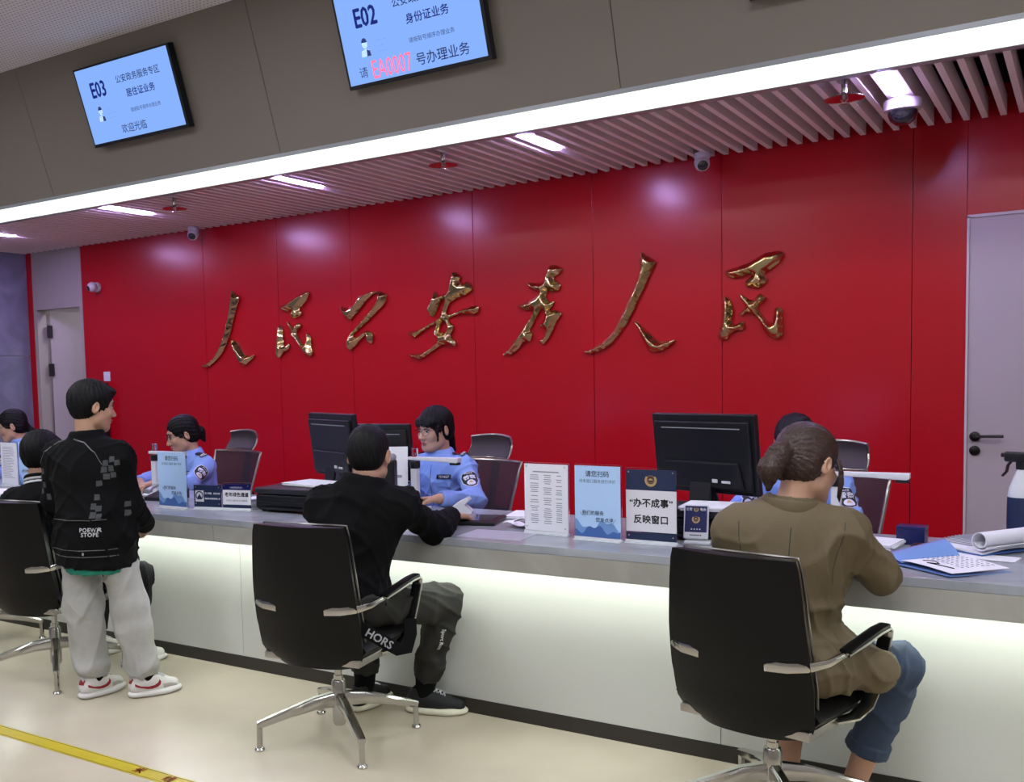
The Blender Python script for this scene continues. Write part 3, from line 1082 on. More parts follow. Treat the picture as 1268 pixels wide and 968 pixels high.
# ---------------------------------------------------------------- officers' mesh chairs
def make_office_chair(label, loc, rotz):
    t = thing('office_chair', label, 'chair', loc, rotz, 'mesh office chairs behind the counter')
    for k in range(5):
        a = math.radians(90 + 72 * k)
        c, s = math.cos(a), math.sin(a)
        leg = MB()
        leg.tube([(c * 0.03, s * 0.03, 0.11), (c * 0.3, s * 0.3, 0.075)], 0, sec=[(0.022, 0.018), (0.014, 0.011)])
        leg.lathe([(0.026, -0.012), (0.028, 0), (0.026, 0.012)], 16, mtx=T((c * 0.3, s * 0.3, 0.028)) @ RX)
        leg.build('leg', 'dark_plastic', t)
    MB().lathe([(0.03, 0.07), (0.03, 0.22), (0.018, 0.225), (0.018, 0.40)], 18).build('column', 'black_metal', t)
    MB().box((-0.25, -0.24, 0.40), (0.25, 0.24, 0.47), 0.03, seg=3).build('seat', 'dark_plastic', t)

    def bf(u, v):
        x = (u - 0.5) * 2
        wd = lerp(0.215, 0.262, v)
        return (x * wd, -0.25 - 0.13 * v + 0.05 * x * x, lerp(0.52, 0.985, v))
    MB().sheet(bf, 14, 14, 0.003).build('backrest', 'chair_net', t, 60)
    fr_ = MB()
    loop = [bf(0, v) for v in np.linspace(0, 1, 10)] + [bf(u, 1) for u in np.linspace(0.08, 0.92, 10)] + [bf(1, v) for v in np.linspace(1, 0, 10)] + [bf(u, 0) for u in np.linspace(0.92, 0.08, 8)]
    fr_.tube(loop, 0.008, 8, closed=True)
    fr_.build('back_frame', 'brushed', t)
    sp = MB()
    sp.tube([(0, -0.1, 0.40), (0, -0.30, 0.43), (0, -0.34, 0.6), (0, -0.41, 0.9), (0, -0.43, 1.02)], 0, sec=(0.03, 0.012), up=(1, 0, 0))
    sp.tube([(-0.2, -0.30, 0.66), (0, -0.345, 0.68), (0.2, -0.30, 0.66)], 0, sec=(0.008, 0.05))
    sp.build('back_support', 'dark_plastic', t)

    def hf(u, v):
        x = (u - 0.5) * 2
        return (x * lerp(0.155, 0.145, v), -0.385 - 0.045 * math.sin(v * 2.2) + 0.04 * x * x, lerp(1.0, 1.135, v) - 0.012 * x * x * v)
    MB().sheet(hf, 12, 8, 0.012).build('headrest', 'head_net', t, 60)
    hfm = MB()
    hl_ = [hf(0, v) for v in np.linspace(0, 1, 6)] + [hf(u, 1) for u in np.linspace(0.1, 0.9, 8)] + [hf(1, v) for v in np.linspace(1, 0, 6)] + [hf(u, 0) for u in np.linspace(0.9, 0.1, 8)]
    hfm.tube(hl_, 0.006, 8, closed=True)
    hfm.build('headrest_frame', 'brushed', t)
    for s in (-1, 1):
        ar = MB()
        ar.tube([(s * 0.24, -0.1, 0.42), (s * 0.31, -0.1, 0.45), (s * 0.31, -0.08, 0.64)], 0.014, 10)
        ar.box((s * 0.31 - 0.04, -0.2, 0.64), (s * 0.31 + 0.04, 0.08, 0.668), 0.01)
        ar.build('armrest', 'dark_plastic', t)
    return t


oc = make_office_chair('maroon mesh office chair behind the officer with a fringe and glasses', (-2.93, 4.62, 0), R_(180 - 10))
dup(oc, (-1.02, 4.56, 0), R_(180 - 6), 'maroon mesh office chair beyond the woman in the khaki blazer')
dup(oc, (-4.96, 4.70, 0), R_(180 - 10), 'mesh office chair behind the officer looking down beside the elderly service sign')


# ---------------------------------------------------------------- monitors and printers
def make_monitor(label, loc, rotz, W=0.50, H=0.335, zb=0.145):
    """screen faces +y, its moulded back faces the public; loc at the foot"""
    t = thing('monitor', label, 'monitor', loc, rotz, 'monitors on the counter')
    tilt = T((0, 0, zb)) @ Matrix.Rotation(R_(7), 4, 'X')
    b = MB()
    b.box((-W / 2, -0.012, 0), (W / 2, 0.018, H), 0.006, mtx=tilt)
    b.prism([(-W * 0.46, 0.02), (W * 0.46, 0.02), (W * 0.46, H - 0.03), (-W * 0.46, H - 0.03)], -0.03, -0.01, 1, 0.008, mtx=tilt)
    b.prism([(-W * 0.40, 0.03), (W * 0.40, 0.03), (W * 0.36, H * 0.42), (-W * 0.36, H * 0.42)], -0.05, -0.028, 1, 0.01, mtx=tilt)
    b.build('casing', 'dark_plastic', t)
    g = MB()
    g.box((-W * 0.38, -0.0315, H - 0.058), (W * 0.38, -0.0295, H - 0.054), mtx=tilt)
    g.build('vent', 'grey_plastic', t)
    MB().box((-W / 2 + 0.012, 0.0175, 0.02), (W / 2 - 0.012, 0.0195, H - 0.012), mtx=tilt).build('display', 'screen_pale', t)
    p = MB()
    p.box((W * 0.12, -0.0535, H * 0.17), (W * 0.17, -0.049, H * 0.215), 0.001, mtx=tilt)
    p.box((W * 0.21, -0.0535, H * 0.17), (W * 0.29, -0.049, H * 0.2), 0.001, mtx=tilt)
    p.build('port', 'white_plastic', t)
    st = MB()
    st.prism([(-0.085, 0.0), (-0.07, 0.0), (-0.035, zb + 0.09), (-0.05, zb + 0.09)], -0.05, 0.05, 0, 0.003, mtx=T((0, 0.0, 0)))
    st.prism([(0.05, 0.0), (0.065, 0.0), (-0.02, zb + 0.05), (-0.035, zb + 0.05)], -0.045, 0.045, 0, 0.003)
    st.box((-0.09, -0.06, 0), (0.09, 0.06, 0.008), 0.003)
    st.build('stand', 'dark_plastic', t)
    return t


mon = make_monitor('large black monitor seen from behind, beside the woman in the khaki blazer', (-1.32, 4.13, ZT), R_(-17))
dup(mon, (-3.27, 4.10, ZT), R_(-24), 'black monitor seen from behind, beside the head of the man in the hoodie')
m2 = dup(mon, (-3.07, 4.165, ZT - 0.03), R_(8), 'dark monitor behind the head of the man in the hoodie, next to the officer')
m2.location.z = ZT
m2.scale = (0.86, 0.86, 0.88)


def make_printer(label, loc, rotz):
    t = thing('printer', label, 'printer', loc, rotz, 'black printers on the counter')
    b = MB()
    b.box((-0.20, -0.13, 0.012), (0.20, 0.13, 0.085), 0.01)
    b.box((-0.19, -0.138, 0.03), (0.19, -0.128, 0.05), 0.002)
    b.build('body', 'dark_plastic', t)
    MB().box((-0.205, -0.135, 0.088), (0.205, 0.132, 0.118), 0.008).build('lid', 'mid_plastic', t)
    tr = MB()
    tr.box((-0.15, -0.165, 0.014), (0.15, -0.131, 0.024), 0.003)
    tr.build('paper_tray', 'dark_plastic', t)
    ft = MB()
    for x in (-0.17, 0.17):
        for y in (-0.1, 0.1):
            ft.lathe([(0.012, 0), (0.012, 0.013)], 10, c=(x, y, 0))
    ft.build('foot', 'black_metal', t)
    return t


pr = make_printer('flat black printer with papers on its lid, beside the man in the hoodie', (-3.31, 3.845, ZT), R_(3))
dup(pr, (-1.28, 3.90, ZT), R_(-2), 'flat black printer behind the navy headed sign and under the large monitor')


def sheet_stack(name, label, cat, loc, rotz, w, d, h, material='white_paper', n=5, group=None, seed=0):
    rr = random.Random(seed)
    mb = MB()
    for k in range(n):
        a, bx, by = rr.uniform(-0.03, 0.03), rr.uniform(-0.006, 0.006), rr.uniform(-0.006, 0.006)
        m_ = T((bx, by, 0)) @ Matrix.Rotation(a, 4, 'Z')
        mb.box((-w / 2, -d / 2, h * k / n), (w / 2, d / 2, h * (k + 0.92) / n), mtx=m_)
    o = mb.build(name, material, None, 0)
    o.location = loc
    o.rotation_euler = (0, 0, rotz)
    return tag(o, label, cat, group)


sheet_stack('paper_pile', 'white papers lying on the printer lid beside the man in the hoodie', 'paper', (-3.27, 3.90, ZT + 0.1185), R_(-8), 0.28, 0.2, 0.016, seed=1)
sheet_stack('paper_pile', 'pale paper lying on the printer lid under the large monitor', 'paper', (-1.2, 3.86, ZT + 0.1185), R_(5), 0.25, 0.2, 0.014, seed=2)
sheet_stack('paper_pile', 'white papers behind the tablet, in front of the maroon mesh chair', 'paper', (-2.13, 4.10, ZT), R_(12), 0.22, 0.2, 0.012, seed=3)
sheet_stack('paper_pile', 'thick white papers beside the elbow of the woman in the blazer', 'paper', (-0.655, 3.93, ZT), R_(-6), 0.2, 0.17, 0.022, seed=4)
sheet_stack('paper_sheet', 'single pale sheet lying flat in front of the price list sign', 'paper', (-2.02, 3.56, ZT), R_(4), 0.29, 0.2, 0.0012, material='film', n=1, seed=5)
sheet_stack('paper_pile', 'white papers between the elderly service sign and the printer', 'paper', (-3.60, 3.84, ZT), R_(-10), 0.1, 0.2, 0.05, seed=6)

# two crumpled slips beside the price list sign
for k, (x, y, a) in enumerate(((-2.07, 3.90, 12), (-2.03, 3.78, -10))):
    mb = MB()
    mb.sheet(lambda u, v: ((u - 0.5) * 0.13, (v - 0.5) * 0.08, 0.004 + 0.016 * math.sin(u * 3.1 + k) ** 2 + 0.006 * math.sin(v * 5 + 2 * u)), 12, 8, 0.0008)
    o = mb.build('paper_slip', 'white_paper', None, 60)
    o.location = (x, y, ZT + (0.001 if k == 0 else 0.002))
    o.rotation_euler = (0, 0, R_(a))
    tag(o, ('curled white slip behind the price list sign, the one further from the edge', 'curled white slip beside the price list sign, in front of the other slip')[k], 'paper', 'curled paper slips')


for oo in [o for o in COL.objects if o.name.startswith('office_chair')]:
    oo.scale = (1, 1, 0.962)


# ---------------------------------------------------------------- upright signs
def sign(name, label, x0, y0, x1, y1, H, group=None):
    w = math.hypot(x1 - x0, y1 - y0)
    t = thing(name, label, 'sign', ((x0 + x1) / 2, (y0 + y1) / 2, ZT), math.atan2(y1 - y0, x1 - x0), group)
    s = MB()
    s.box((-w / 2 - 0.004, 0.0015, 0.012), (w / 2 + 0.004, 0.0045, H + 0.004), 0.0008)
    s.build('holder', 'acrylic', t)
    f_ = MB()
    f_.box((-w / 2 - 0.003, -0.018, 0.0), (w / 2 + 0.003, 0.03, 0.004), 0.001)
    f_.box((-w / 2 - 0.004, -0.0045, 0.003), (w / 2 + 0.004, 0.0055, 0.013), 0.001)
    f_.build('foot', 'clear_foot', t)
    return t, w


def card(t, w, z0, z1, material, y=-0.002, name='card', x0=None, x1=None, th=0.003):
    x0 = -w / 2 if x0 is None else x0
    x1 = w / 2 if x1 is None else x1
    return MB().box((x0, y, z0), (x1, y + th, z1)).build(name, material, t, 0)


def screws(t, w, H, zlo=0.03):
    s = MB()
    for x in (-w / 2 + 0.012, w / 2 - 0.012):
        for z in (zlo, H - 0.012):
            s.lathe([(0.0035, 0), (0.003, 0.0025)], 10, mtx=T((x, -0.0048, z)) @ RX)
    s.build('screw', 'brushed', t)


def wr(t, s_, size, material, x, z, y=-0.0022, **kw):
    return text(s_, size, material, t, (x, y, z), name='writing', **kw)


# price list
t, w = sign('price_list_sign', 'white A4 price list in a clear stand, three columns of fine print', -1.944, 3.668, -1.739, 3.651, 0.292)
card(t, w, 0.014, 0.29, 'white_paper')
mb = MB()
mb.box((-0.062, -0.0026, 0.2555), (0.062, -0.002, 0.2605))
rr = random.Random(3)
for k in range(24):
    z = 0.244 - k * 0.0086
    for cx, wd in ((-0.055, 0.045), (0.008, 0.04), (0.062, 0.03)):
        if rr.random() < 0.86:
            l = wd * rr.uniform(0.65, 1.0)
            mb.box((cx - l / 2, -0.0026, z - 0.0016), (cx + l / 2, -0.002, z + 0.0016))
mb.build('print', 'paper_line', t, 0)
screws(t, w, 0.292)


def blue_sign(label, x0, y0, x1, y1):
    t, w = sign('blue_sign', label, x0, y0, x1, y1, 0.297, 'blue service rating signs')
    card(t, w, 0.014, 0.295, 'sign_blue')
    g = MB()
    for k, (zb, am, col) in enumerate(((0.062, 0.016, 0), (0.045, 0.013, 1))):
        g.mi = col
        top = [(x, zb + am * math.sin(9 * x / w + 2 * k) + 0.008 * math.sin(23 * x / w)) for x in np.linspace(-w / 2, w / 2, 24)]
        P = [(-w / 2, 0.014)] + [(w / 2, 0.014)] + top[::-1]
        g.prism(P, -0.00215 - 0.0002 * k, -0.0019, 1)
    g.build('hill_print', ['sign_blue_mid', 'sign_blue_dark'], t, 0)
    wr(t, '请您扫码', 0.026, 'navy', 0, 0.262, bold=0.0004)
    wr(t, '对本窗口服务进行评价', 0.0158, 'navy', 0, 0.234)
    wr(t, '我们的服务', 0.019, 'navy', -0.02, 0.108, bold=0.0004)
    wr(t, '您来点评', 0.019, 'navy', 0.03, 0.082, bold=0.0004)
    sw = MB()
    for s in (-1, 1):
        A = [(s * (-0.075 + 0.0), -0.0022, 0.112), (s * -0.068, -0.0022, 0.100), (s * -0.052, -0.0022, 0.094)]
        if s > 0:
            sw.tube(A, 0, sec=(0.002, 0.0004))
        else:
            sw.tube([(0.078, -0.0022, 0.088), (0.066, -0.0022, 0.073), (0.04, -0.0022, 0.068)], 0, sec=(0.002, 0.0004))
    sw.build('swash', 'navy', t)
    return t


blue_sign('blue rating sign in a clear stand, between the price list and the navy headed sign', -1.688, 3.609, -1.492, 3.598)
blue_sign('blue rating sign in a clear stand, beside the long navy sign', -4.084, 3.590, -3.868, 3.582)

# "window for matters not handled" sign
t, w = sign('notice_sign', 'navy headed white notice sign with eight large black characters', -1.479, 3.624, -1.278, 3.621, 0.288)
card(t, w, 0.046, 0.206, 'sign_white', -0.002)
card(t, w, 0.206, 0.285, 'navy', -0.002, 'header')
card(t, w, 0.014, 0.040, 'navy', -0.002, 'footer')
MB().box((-w / 2, -0.0026, 0.0405), (w / 2, -0.0019, 0.043)).build('rule', 'navy', t, 0)


def emblem(t, x, z, s, y=-0.0022):
    e = MB()
    for k in range(2):
        e.mi = k
        r = s * (1, 0.58)[k]
        yy_ = y - 0.0006 * k
        if k == 0:   # open wreath
            out = [(x + r * math.cos(a), z + r * math.sin(a)) for a in np.linspace(R_(140), R_(400), 22)]
            inn = [(x + r * 0.66 * math.cos(a), z + r * 0.1 + r * 0.7 * math.sin(a)) for a in np.linspace(R_(400), R_(140), 22)]
            e.prism(out + inn, yy_, yy_ + 0.0006, 1)
        else:
            e.prism([(x + r * math.cos(a), z + s * 0.18 + r * math.sin(a)) for a in np.linspace(0, 2 * math.pi, 20, endpoint=False)], yy_, yy_ + 0.0006, 1)
    e.mi = 0
    e.prism([(x + s * 0.62 * math.cos(a), z + s * 0.18 + s * 0.62 * math.sin(a)) for a in np.linspace(0, 2 * math.pi, 20, endpoint=False)], y - 0.0003, y, 1)
    e.prism([(x - s * 0.34, z + s * 0.02), (x + s * 0.34, z + s * 0.02), (x + s * 0.34, z + s * 0.12), (x + s * 0.12, z + s * 0.3), (x - s * 0.12, z + s * 0.3), (x - s * 0.34, z + s * 0.12)], y - 0.0012, y - 0.0006, 1)
    return e.build('emblem', ['emblem_gold', 'emblem_dark'], t, 0)


emblem(t, 0, 0.245, 0.024)
wr(t, '“办不成事”', 0.0355, 'ink', 0, 0.155, bold=0.0011, spacing=1.02)
wr(t, '反映窗口', 0.035, 'ink', 0.0, 0.092, bold=0.0011, spacing=1.02)
screws(t, w, 0.288)

# long navy sign and the elderly-service sign
t, w = sign('priority_sign', 'low navy sign with a white square emblem, beside the blue rating sign', -3.855, 3.622, -3.69, 3.652, 0.128)
card(t, w, 0.013, 0.126, 'navy')
MB().box((-w / 2 + 0.008, -0.0026, 0.04), (-w / 2 + 0.060, -0.0019, 0.098)).build('emblem_patch', 'sign_white', t, 0)
e = MB()
cx, cz = -w / 2 + 0.034, 0.069
e.prism([(cx + 0.024 * math.cos(a), cz + 0.002 + 0.024 * math.sin(a)) for a in np.linspace(R_(-40), R_(220), 20)] + [(cx + 0.018 * math.cos(a), cz + 0.002 + 0.018 * math.sin(a)) for a in np.linspace(R_(220), R_(-40), 20)], -0.0032, -0.0026, 1)
e.prism([(cx - 0.016, cz - 0.018), (cx + 0.016, cz - 0.018), (cx + 0.012, cz - 0.004), (cx + 0.004, cz + 0.004), (cx, cz + 0.014), (cx - 0.004, cz + 0.004), (cx - 0.012, cz - 0.004)], -0.0032, -0.0026, 1)
e.build('emblem', 'navy', t, 0)
wr(t, '军人军属、优抚对象', 0.0105, 'sign_white', 0.03, 0.083, bold=0.0005)
wr(t, '国家综合消防救援人员', 0.0095, 'sign_white', 0.03, 0.056, bold=0.0005)
screws(t, w, 0.128)
t, w = sign('elderly_service_sign', 'low white sign with six black characters under a navy strip', -3.678, 3.652, -3.517, 3.685, 0.138)
card(t, w, 0.030, 0.105, 'sign_white')
card(t, w, 0.105, 0.135, 'navy_deep', -0.002, 'header')
card(t, w, 0.013, 0.030, 'navy', -0.002, 'footer')
wr(t, '老年绿色通道', 0.0235, 'ink', 0.0, 0.080, bold=0.0008)
wr(t, '为老年人提供优先办理服务', 0.0105, 'ink', 0.0, 0.050)
wr(t, '公安便民服务窗口', 0.0095, 'sign_white', 0.0, 0.117)
screws(t, w, 0.138)

# small rating tablet
t = thing('rating_tablet', 'small white tablet with a navy screen and badge, beside the navy headed sign', 'tablet', (-1.235, 3.71, ZT), R_(8))
tl_ = T((0, 0, 0.016)) @ Matrix.Rotation(R_(-12), 4, 'X')
MB().box((-0.047, -0.008, 0), (0.047, 0.008, 0.132), 0.0075, mtx=tl_, seg=3).build('casing', 'white_plastic', t)
MB().box((-0.041, -0.0088, 0.026), (0.041, -0.0075, 0.126), 0.0, mtx=tl_).build('display', 'navy_deep', t)
e = emblem(t, 0, 0.075, 0.015, -0.009)
e.data.transform(tl_)
for s_, sz, x, z in (('公安', 0.012, -0.026, 0.113), ('电台', 0.012, 0.026, 0.113), ('●  ●  ●  ●', 0.007, 0.0, 0.037)):
    me = text_mesh(s_, sz, bold=0.0004)
    me.transform(tl_ @ T((x, -0.0092, z)) @ RX)
    link('writing', me, 'sign_white', t, 0)
e = emblem(t, 0, 0.113, 0.009, -0.009)
e.data.transform(tl_)
me = text_mesh('●●●●●●●', 0.007)
me.transform(tl_ @ T((0.0, -0.0083, 0.014)) @ RX)
link('logo', me, 'ink', t, 0)
MB().box((-0.04, -0.03, 0.0), (0.06, 0.05, 0.012), 0.004).box((-0.02, 0.004, 0.01), (0.02, 0.03, 0.06), 0.004).build('stand', 'white_plastic', t)


# ---------------------------------------------------------------- document cameras (post with a cantilever head)
def make_doc_camera(label, loc, rotz):
    t = thing('document_camera', label, 'document camera', loc, rotz, 'document cameras on the counter')
    MB().box((-0.06, -0.05, 0), (0.06, 0.05, 0.014), 0.006).build('base', 'white_plastic', t)
    MB().box((-0.017, -0.017, 0.012), (0.017, 0.017, 0.222), 0.006, seg=3).build('post', 'white_plastic', t)
    MB().lathe([(0.022, 0.205), (0.025, 0.21), (0.025, 0.237), (0.022, 0.241)], 20).build('collar', 'dark_plastic', t)
    arm = MB()
    arm.prism([(-0.03, 0.247), (0.10, 0.243), (0.225, 0.236), (0.235, 0.243), (0.235, 0.262), (-0.03, 0.262)], -0.02, 0.02, 1, 0.005)
    arm.build('arm', 'white_plastic', t)
    MB().box((0.19, -0.018, 0.226), (0.232, 0.018, 0.24), 0.004).build('lens', 'dark_plastic', t)
    MB().box((-0.014, -0.012, 0.262), (0.014, 0.012, 0.305), 0.005).build('lamp', 'acrylic', t)
    return t


dc = make_doc_camera('white document camera between the man in the hoodie and the facing officer', (-2.775, 4.08, ZT), R_(3))
dup(dc, (-0.79, 4.02, ZT), R_(2), 'white document camera beyond the shoulder of the woman in the blazer')
dup(dc, (-4.52, 3.95, ZT), R_(0), 'white document camera behind the blue sign, in front of the officer looking down')
for dco in [o for o in COL.objects if o.name.startswith('document_camera')]:
    dco.scale = (1.08, 1.0, 1.0)

# fingerprint reader, signing tablet, pen
t = thing('signing_tablet', 'black signing tablet under the hand of the man in the hoodie', 'tablet', (-2.32, 3.83, ZT), R_(16))
MB().box((-0.15, -0.12, 0.0), (0.15, 0.12, 0.018), 0.006).build('casing', 'dark_plastic', t)
MB().box((-0.125, -0.09, 0.018), (0.125, 0.1, 0.0195)).build('display', 'smoke_glass', t)
t = thing('fingerprint_reader', 'small white angled fingerprint reader beside the black signing tablet', 'fingerprint reader', (-2.47, 4.0, ZT), R_(20))
MB().prism([(-0.06, 0.0), (0.06, 0.0), (0.065, 0.02), (0.03, 0.05), (0.055, 0.075), (0.045, 0.088), (-0.01, 0.06), (-0.055, 0.022)], -0.028, 0.028, 1, 0.006).build('casing', 'white_plastic', t)
MB().box((-0.05, -0.018, 0.021), (-0.012, 0.018, 0.04), 0.004).build('sensor', 'dark_plastic', t)

# white notice held upright before the second monitor
t = thing('paper_stand', 'white paper in a tilted stand between the man in the hoodie and the document camera', 'paper', (-2.93, 4.06, ZT), R_(28))
mt = Matrix.Rotation(R_(-9), 4, 'X')
MB().box((-0.10, -0.002, 0.012), (0.10, 0.002, 0.31), 0.0, mtx=mt).build('paper', 'white_paper', t)
MB().box((-0.105, -0.03, 0), (0.105, 0.06, 0.014), 0.004).build('foot', 'mid_plastic', t)
mb = MB()
for x0, x1 in ((-0.05, -0.02), (-0.01, 0.0), (0.012, 0.07)):
    mb.box((x0, -0.0028, 0.152), (x1, -0.002, 0.166), mtx=mt)
mb.build('print', 'paper_line', t, 0)
t = thing('card_reader', 'upright black card reader with a grey rounded top, beside the man in the hoodie', 'card reader', (-2.815, 3.88, ZT), R_(20))
MB().box((-0.055, -0.035, 0), (0.055, 0.035, 0.265), 0.012, seg=3).build('body', 'dark_plastic', t)
MB().box((-0.054, -0.034, 0.256), (0.054, 0.034, 0.292), 0.016, seg=3).build('cap', 'grey_plastic', t)

# left station
t = thing('paper_stand', 'white printed sheet in a clear stand behind the standing boy', 'paper', (-4.90, 4.02, ZT), R_(6))
MB().box((-0.095, -0.002, 0.01), (0.095, 0.002, 0.235)).build('paper', 'white_paper', t, 0)
MB().box((-0.1, 0.002, 0.0), (0.1, 0.005, 0.24)).box((-0.1, -0.03, 0), (0.1, 0.04, 0.004)).build('holder', 'acrylic', t)
mb = MB()
rr = random.Random(8)
for k in range(14):
    z = 0.20 - 0.012 * k
    mb.box((-0.075, -0.0026, z), (-0.075 + rr.uniform(0.06, 0.14), -0.002, z + 0.003))
mb.build('print', 'paper_line', t, 0)
t = thing('desk_phone', 'black desk phone with a grey handset behind the blue sign', 'phone', (-4.33, 3.86, ZT), R_(10))
MB().prism([(-0.09, 0.0), (0.09, 0.0), (0.09, 0.055), (-0.09, 0.02)], -0.09, 0.09, 0, 0.005).build('body', 'dark_plastic', t)
hs = MB()
hs.tube([(-0.075, -0.08, 0.05), (-0.075, -0.04, 0.066), (-0.075, 0.03, 0.08), (-0.075, 0.07, 0.085)], 0, sec=[(0.022, 0.014), (0.014, 0.009), (0.014, 0.009), (0.022, 0.014)])
hs.build('handset', 'grey_plastic', t)
kp = MB()
for i in range(3):
    for j in range(4):
        y = -0.05 + 0.026 * j
        kp.box((0.0 + 0.026 * i, y - 0.008, 0.03 + 0.194 * (y + 0.05)), (0.018 + 0.026 * i, y + 0.008, 0.037 + 0.194 * (y + 0.05)), 0.002)
kp.build('keypad', 'grey_plastic', t)

# far-left station
t, w = sign('white_sheet_sign', 'white printed sheet in a clear stand at the photo edge, before the far officer', -6.02, 3.95, -5.80, 3.92, 0.29)
card(t, w, 0.014, 0.287, 'white_paper')
mb = MB()
rr = random.Random(5)
for k in range(20):
    z = 0.255 - 0.0105 * k
    mb.box((-0.085, -0.0026, z), (-0.085 + rr.uniform(0.1, 0.165), -0.002, z + 0.003))
mb.build('print', 'paper_line', t, 0)
blue_sign('blue rating sign just behind the seated child, beside a white sheet', -5.78, 3.92, -5.57, 3.90)
sheet_stack('paper_pile', 'white papers on the counter at the photo edge, left of the seated child', 'paper', (-5.55, 3.62, ZT), R_(8), 0.3, 0.21, 0.02, seed=9)

# ---------------------------------------------------------------- right station
t = thing('document_folder', 'translucent blue plastic folder with papers inside, under the arm of the blazer woman', 'folder', (-0.40, 3.64, ZT + 0.002), R_(-40))
fo = MB()
fo.sheet(lambda u, v: ((u - 0.5) * 0.36, (v - 0.5) * 0.25, 0.004 + 0.006 * math.sin(u * 5) * v), 14, 10, 0.0015)
fo.build('sleeve', mat('folder_blue', '86a9ea', 0.2, trans=0.3, coat=0.3), t, 60)
MB().sheet(lambda u, v: (-0.10 + (u - 0.5) * 0.15, (v - 0.5) * 0.24, 0.011 + 0.05 * math.sin(u * 3.14) * (0.3 + 0.7 * v)), 12, 8, 0.0012).build('flap', 'folder_blue', t, 60)
MB().sheet(lambda u, v: (0.055 + (u - 0.5) * 0.24, (v - 0.5) * 0.225, 0.0145 + 0.004 * math.sin(u * 4)), 10, 6, 0.001).build('paper', 'white_paper', t, 60)
mb = MB()
rr = random.Random(12)
for k in range(7):
    for j in range(9):
        x = -0.03 + 0.02 * j
        z0 = 0.0172 + 0.004 * math.sin(((x - 0.055) / 0.24 + 0.5) * 4)
        y = 0.085 - 0.02 * k
        mb.box((x, y, z0), (x + rr.uniform(0.006, 0.014), y + 0.003, z0 + 0.0006))
mb.tube([(0.0, -0.06, 0.019), (0.03, -0.04, 0.02), (0.07, -0.06, 0.02), (0.04, -0.08, 0.02), (0.08, -0.075, 0.0195), (0.14, -0.07, 0.018)], 0.0016, 6)
mb.build('handwriting', 'ink', t, 0)
t = thing('stamp_box', 'small navy blue box near the back edge of the counter', 'box', (-0.53, 4.04, ZT), R_(-3))
MB().box((-0.048, -0.035, 0), (0.048, 0.035, 0.055), 0.003).build('body', 'navy_deep', t)
MB().box((-0.049, -0.036, 0.0552), (0.049, 0.036, 0.068), 0.003).build('lid', 'navy_deep', t)
t = thing('ink_pad', 'flat dark red pad in front of the small navy box', 'ink pad', (-0.47, 3.955, ZT), R_(-4))
MB().box((-0.05, -0.03, 0), (0.05, 0.03, 0.012), 0.003).build('body', mat('dark_red', '3c0d14', 0.4), t)
MB().box((-0.042, -0.024, 0.012), (0.042, 0.024, 0.016), 0.003).build('lid', 'dark_red', t)
sheet_stack('paper_sheet', 'loose white sheet under the rolled notepad', 'paper', (-0.28, 3.84, ZT), R_(-8), 0.2, 0.1, 0.004, n=2, seed=11)

# open notepad whose pages are rolled over
t = thing('notepad', 'open white notepad with its pages rolled over, beside the spray bottle', 'notepad', (-0.30, 4.02, ZT + 0.004), R_(-34))
MB().sheet(lambda u, v: ((u - 0.5) * 0.22, (v - 0.5) * 0.28, 0.012 + 0.012 * math.sin(v * 3.1) + 0.004 * math.sin(u * 4)), 10, 12, 0.006).build('page', 'white_paper', t, 60)
MB().box((-0.11, -0.14, 0.0), (0.11, 0.14, 0.006), 0.001).build('cover', 'sign_blue_dark', t)
rl = MB()
spi = []
for a in np.linspace(0, 2 * math.pi * 1.35, 30):
    r = 0.036 - 0.0035 * a / 2
    spi.append((0.10 + r * math.cos(-a - 0.6), 0.052 + r * math.sin(-a - 0.6)))
rl.sheet(lambda u, v: (spi[min(29, int(u * 29))][0], -0.14 + 0.28 * v, spi[min(29, int(u * 29))][1]), 29, 2, 0.003)
rl.build('rolled_page', 'white_paper', t, 60)
mb = MB()
for k in range(13):
    y = 0.11 - 0.018 * k
    mb.box((-0.1, y, 0.0185 + 0.012 * math.sin((y / 0.28 + 0.5) * 3.1)), (0.07, y + 0.0014, 0.0225 + 0.012 * math.sin((y / 0.28 + 0.5) * 3.1)))
mb.build('ruling', 'paper_line', t, 0)
o = sheet_stack('booklet', 'red and white booklet under the base of the spray bottle', 'book', (-0.02, 4.16, ZT), R_(10), 0.21, 0.15, 0.022, material='white_paper', n=3, seed=14)
t = thing('spray_bottle', 'white spray bottle with a black trigger and dark label, cut by the photo edge', 'bottle', (-0.19, 4.2, ZT), R_(165))
MB().lathe([(0.044, 0.0), (0.047, 0.006), (0.047, 0.17), (0.042, 0.205), (0.028, 0.245), (0.018, 0.27), (0.016, 0.285)], 28).build('body', 'white_plastic', t)
MB().lathe([(0.0475, 0.02), (0.0478, 0.022), (0.0478, 0.155), (0.0475, 0.172)], 28, cap=False).build('label_band', 'navy', t)
sp = MB()
sp.lathe([(0.02, 0.272), (0.021, 0.275), (0.021, 0.297), (0.014, 0.3)], 18)
sp.box((-0.025, -0.013, 0.298), (0.06, 0.013, 0.335), 0.008)
sp.tube([(0.035, 0, 0.303), (0.048, 0, 0.285), (0.052, 0, 0.262), (0.066, 0, 0.245)], 0, sec=(0.004, 0.009), up=(0, 1, 0))
sp.lathe([(0.008, 0.06), (0.008, 0.07)], 10, mtx=T((0, 0, 0.322)) @ Matrix.Rotation(math.pi / 2, 4, 'Y'))
sp.build('trigger', 'dark_plastic', t)
# ---------------------------------------------------------------- people: implicit bodies meshed as single surfaces
A_ = np.array


def nrm(v):
    v = np.asarray(v, float)
    return v / (np.linalg.norm(v) + 1e-12)


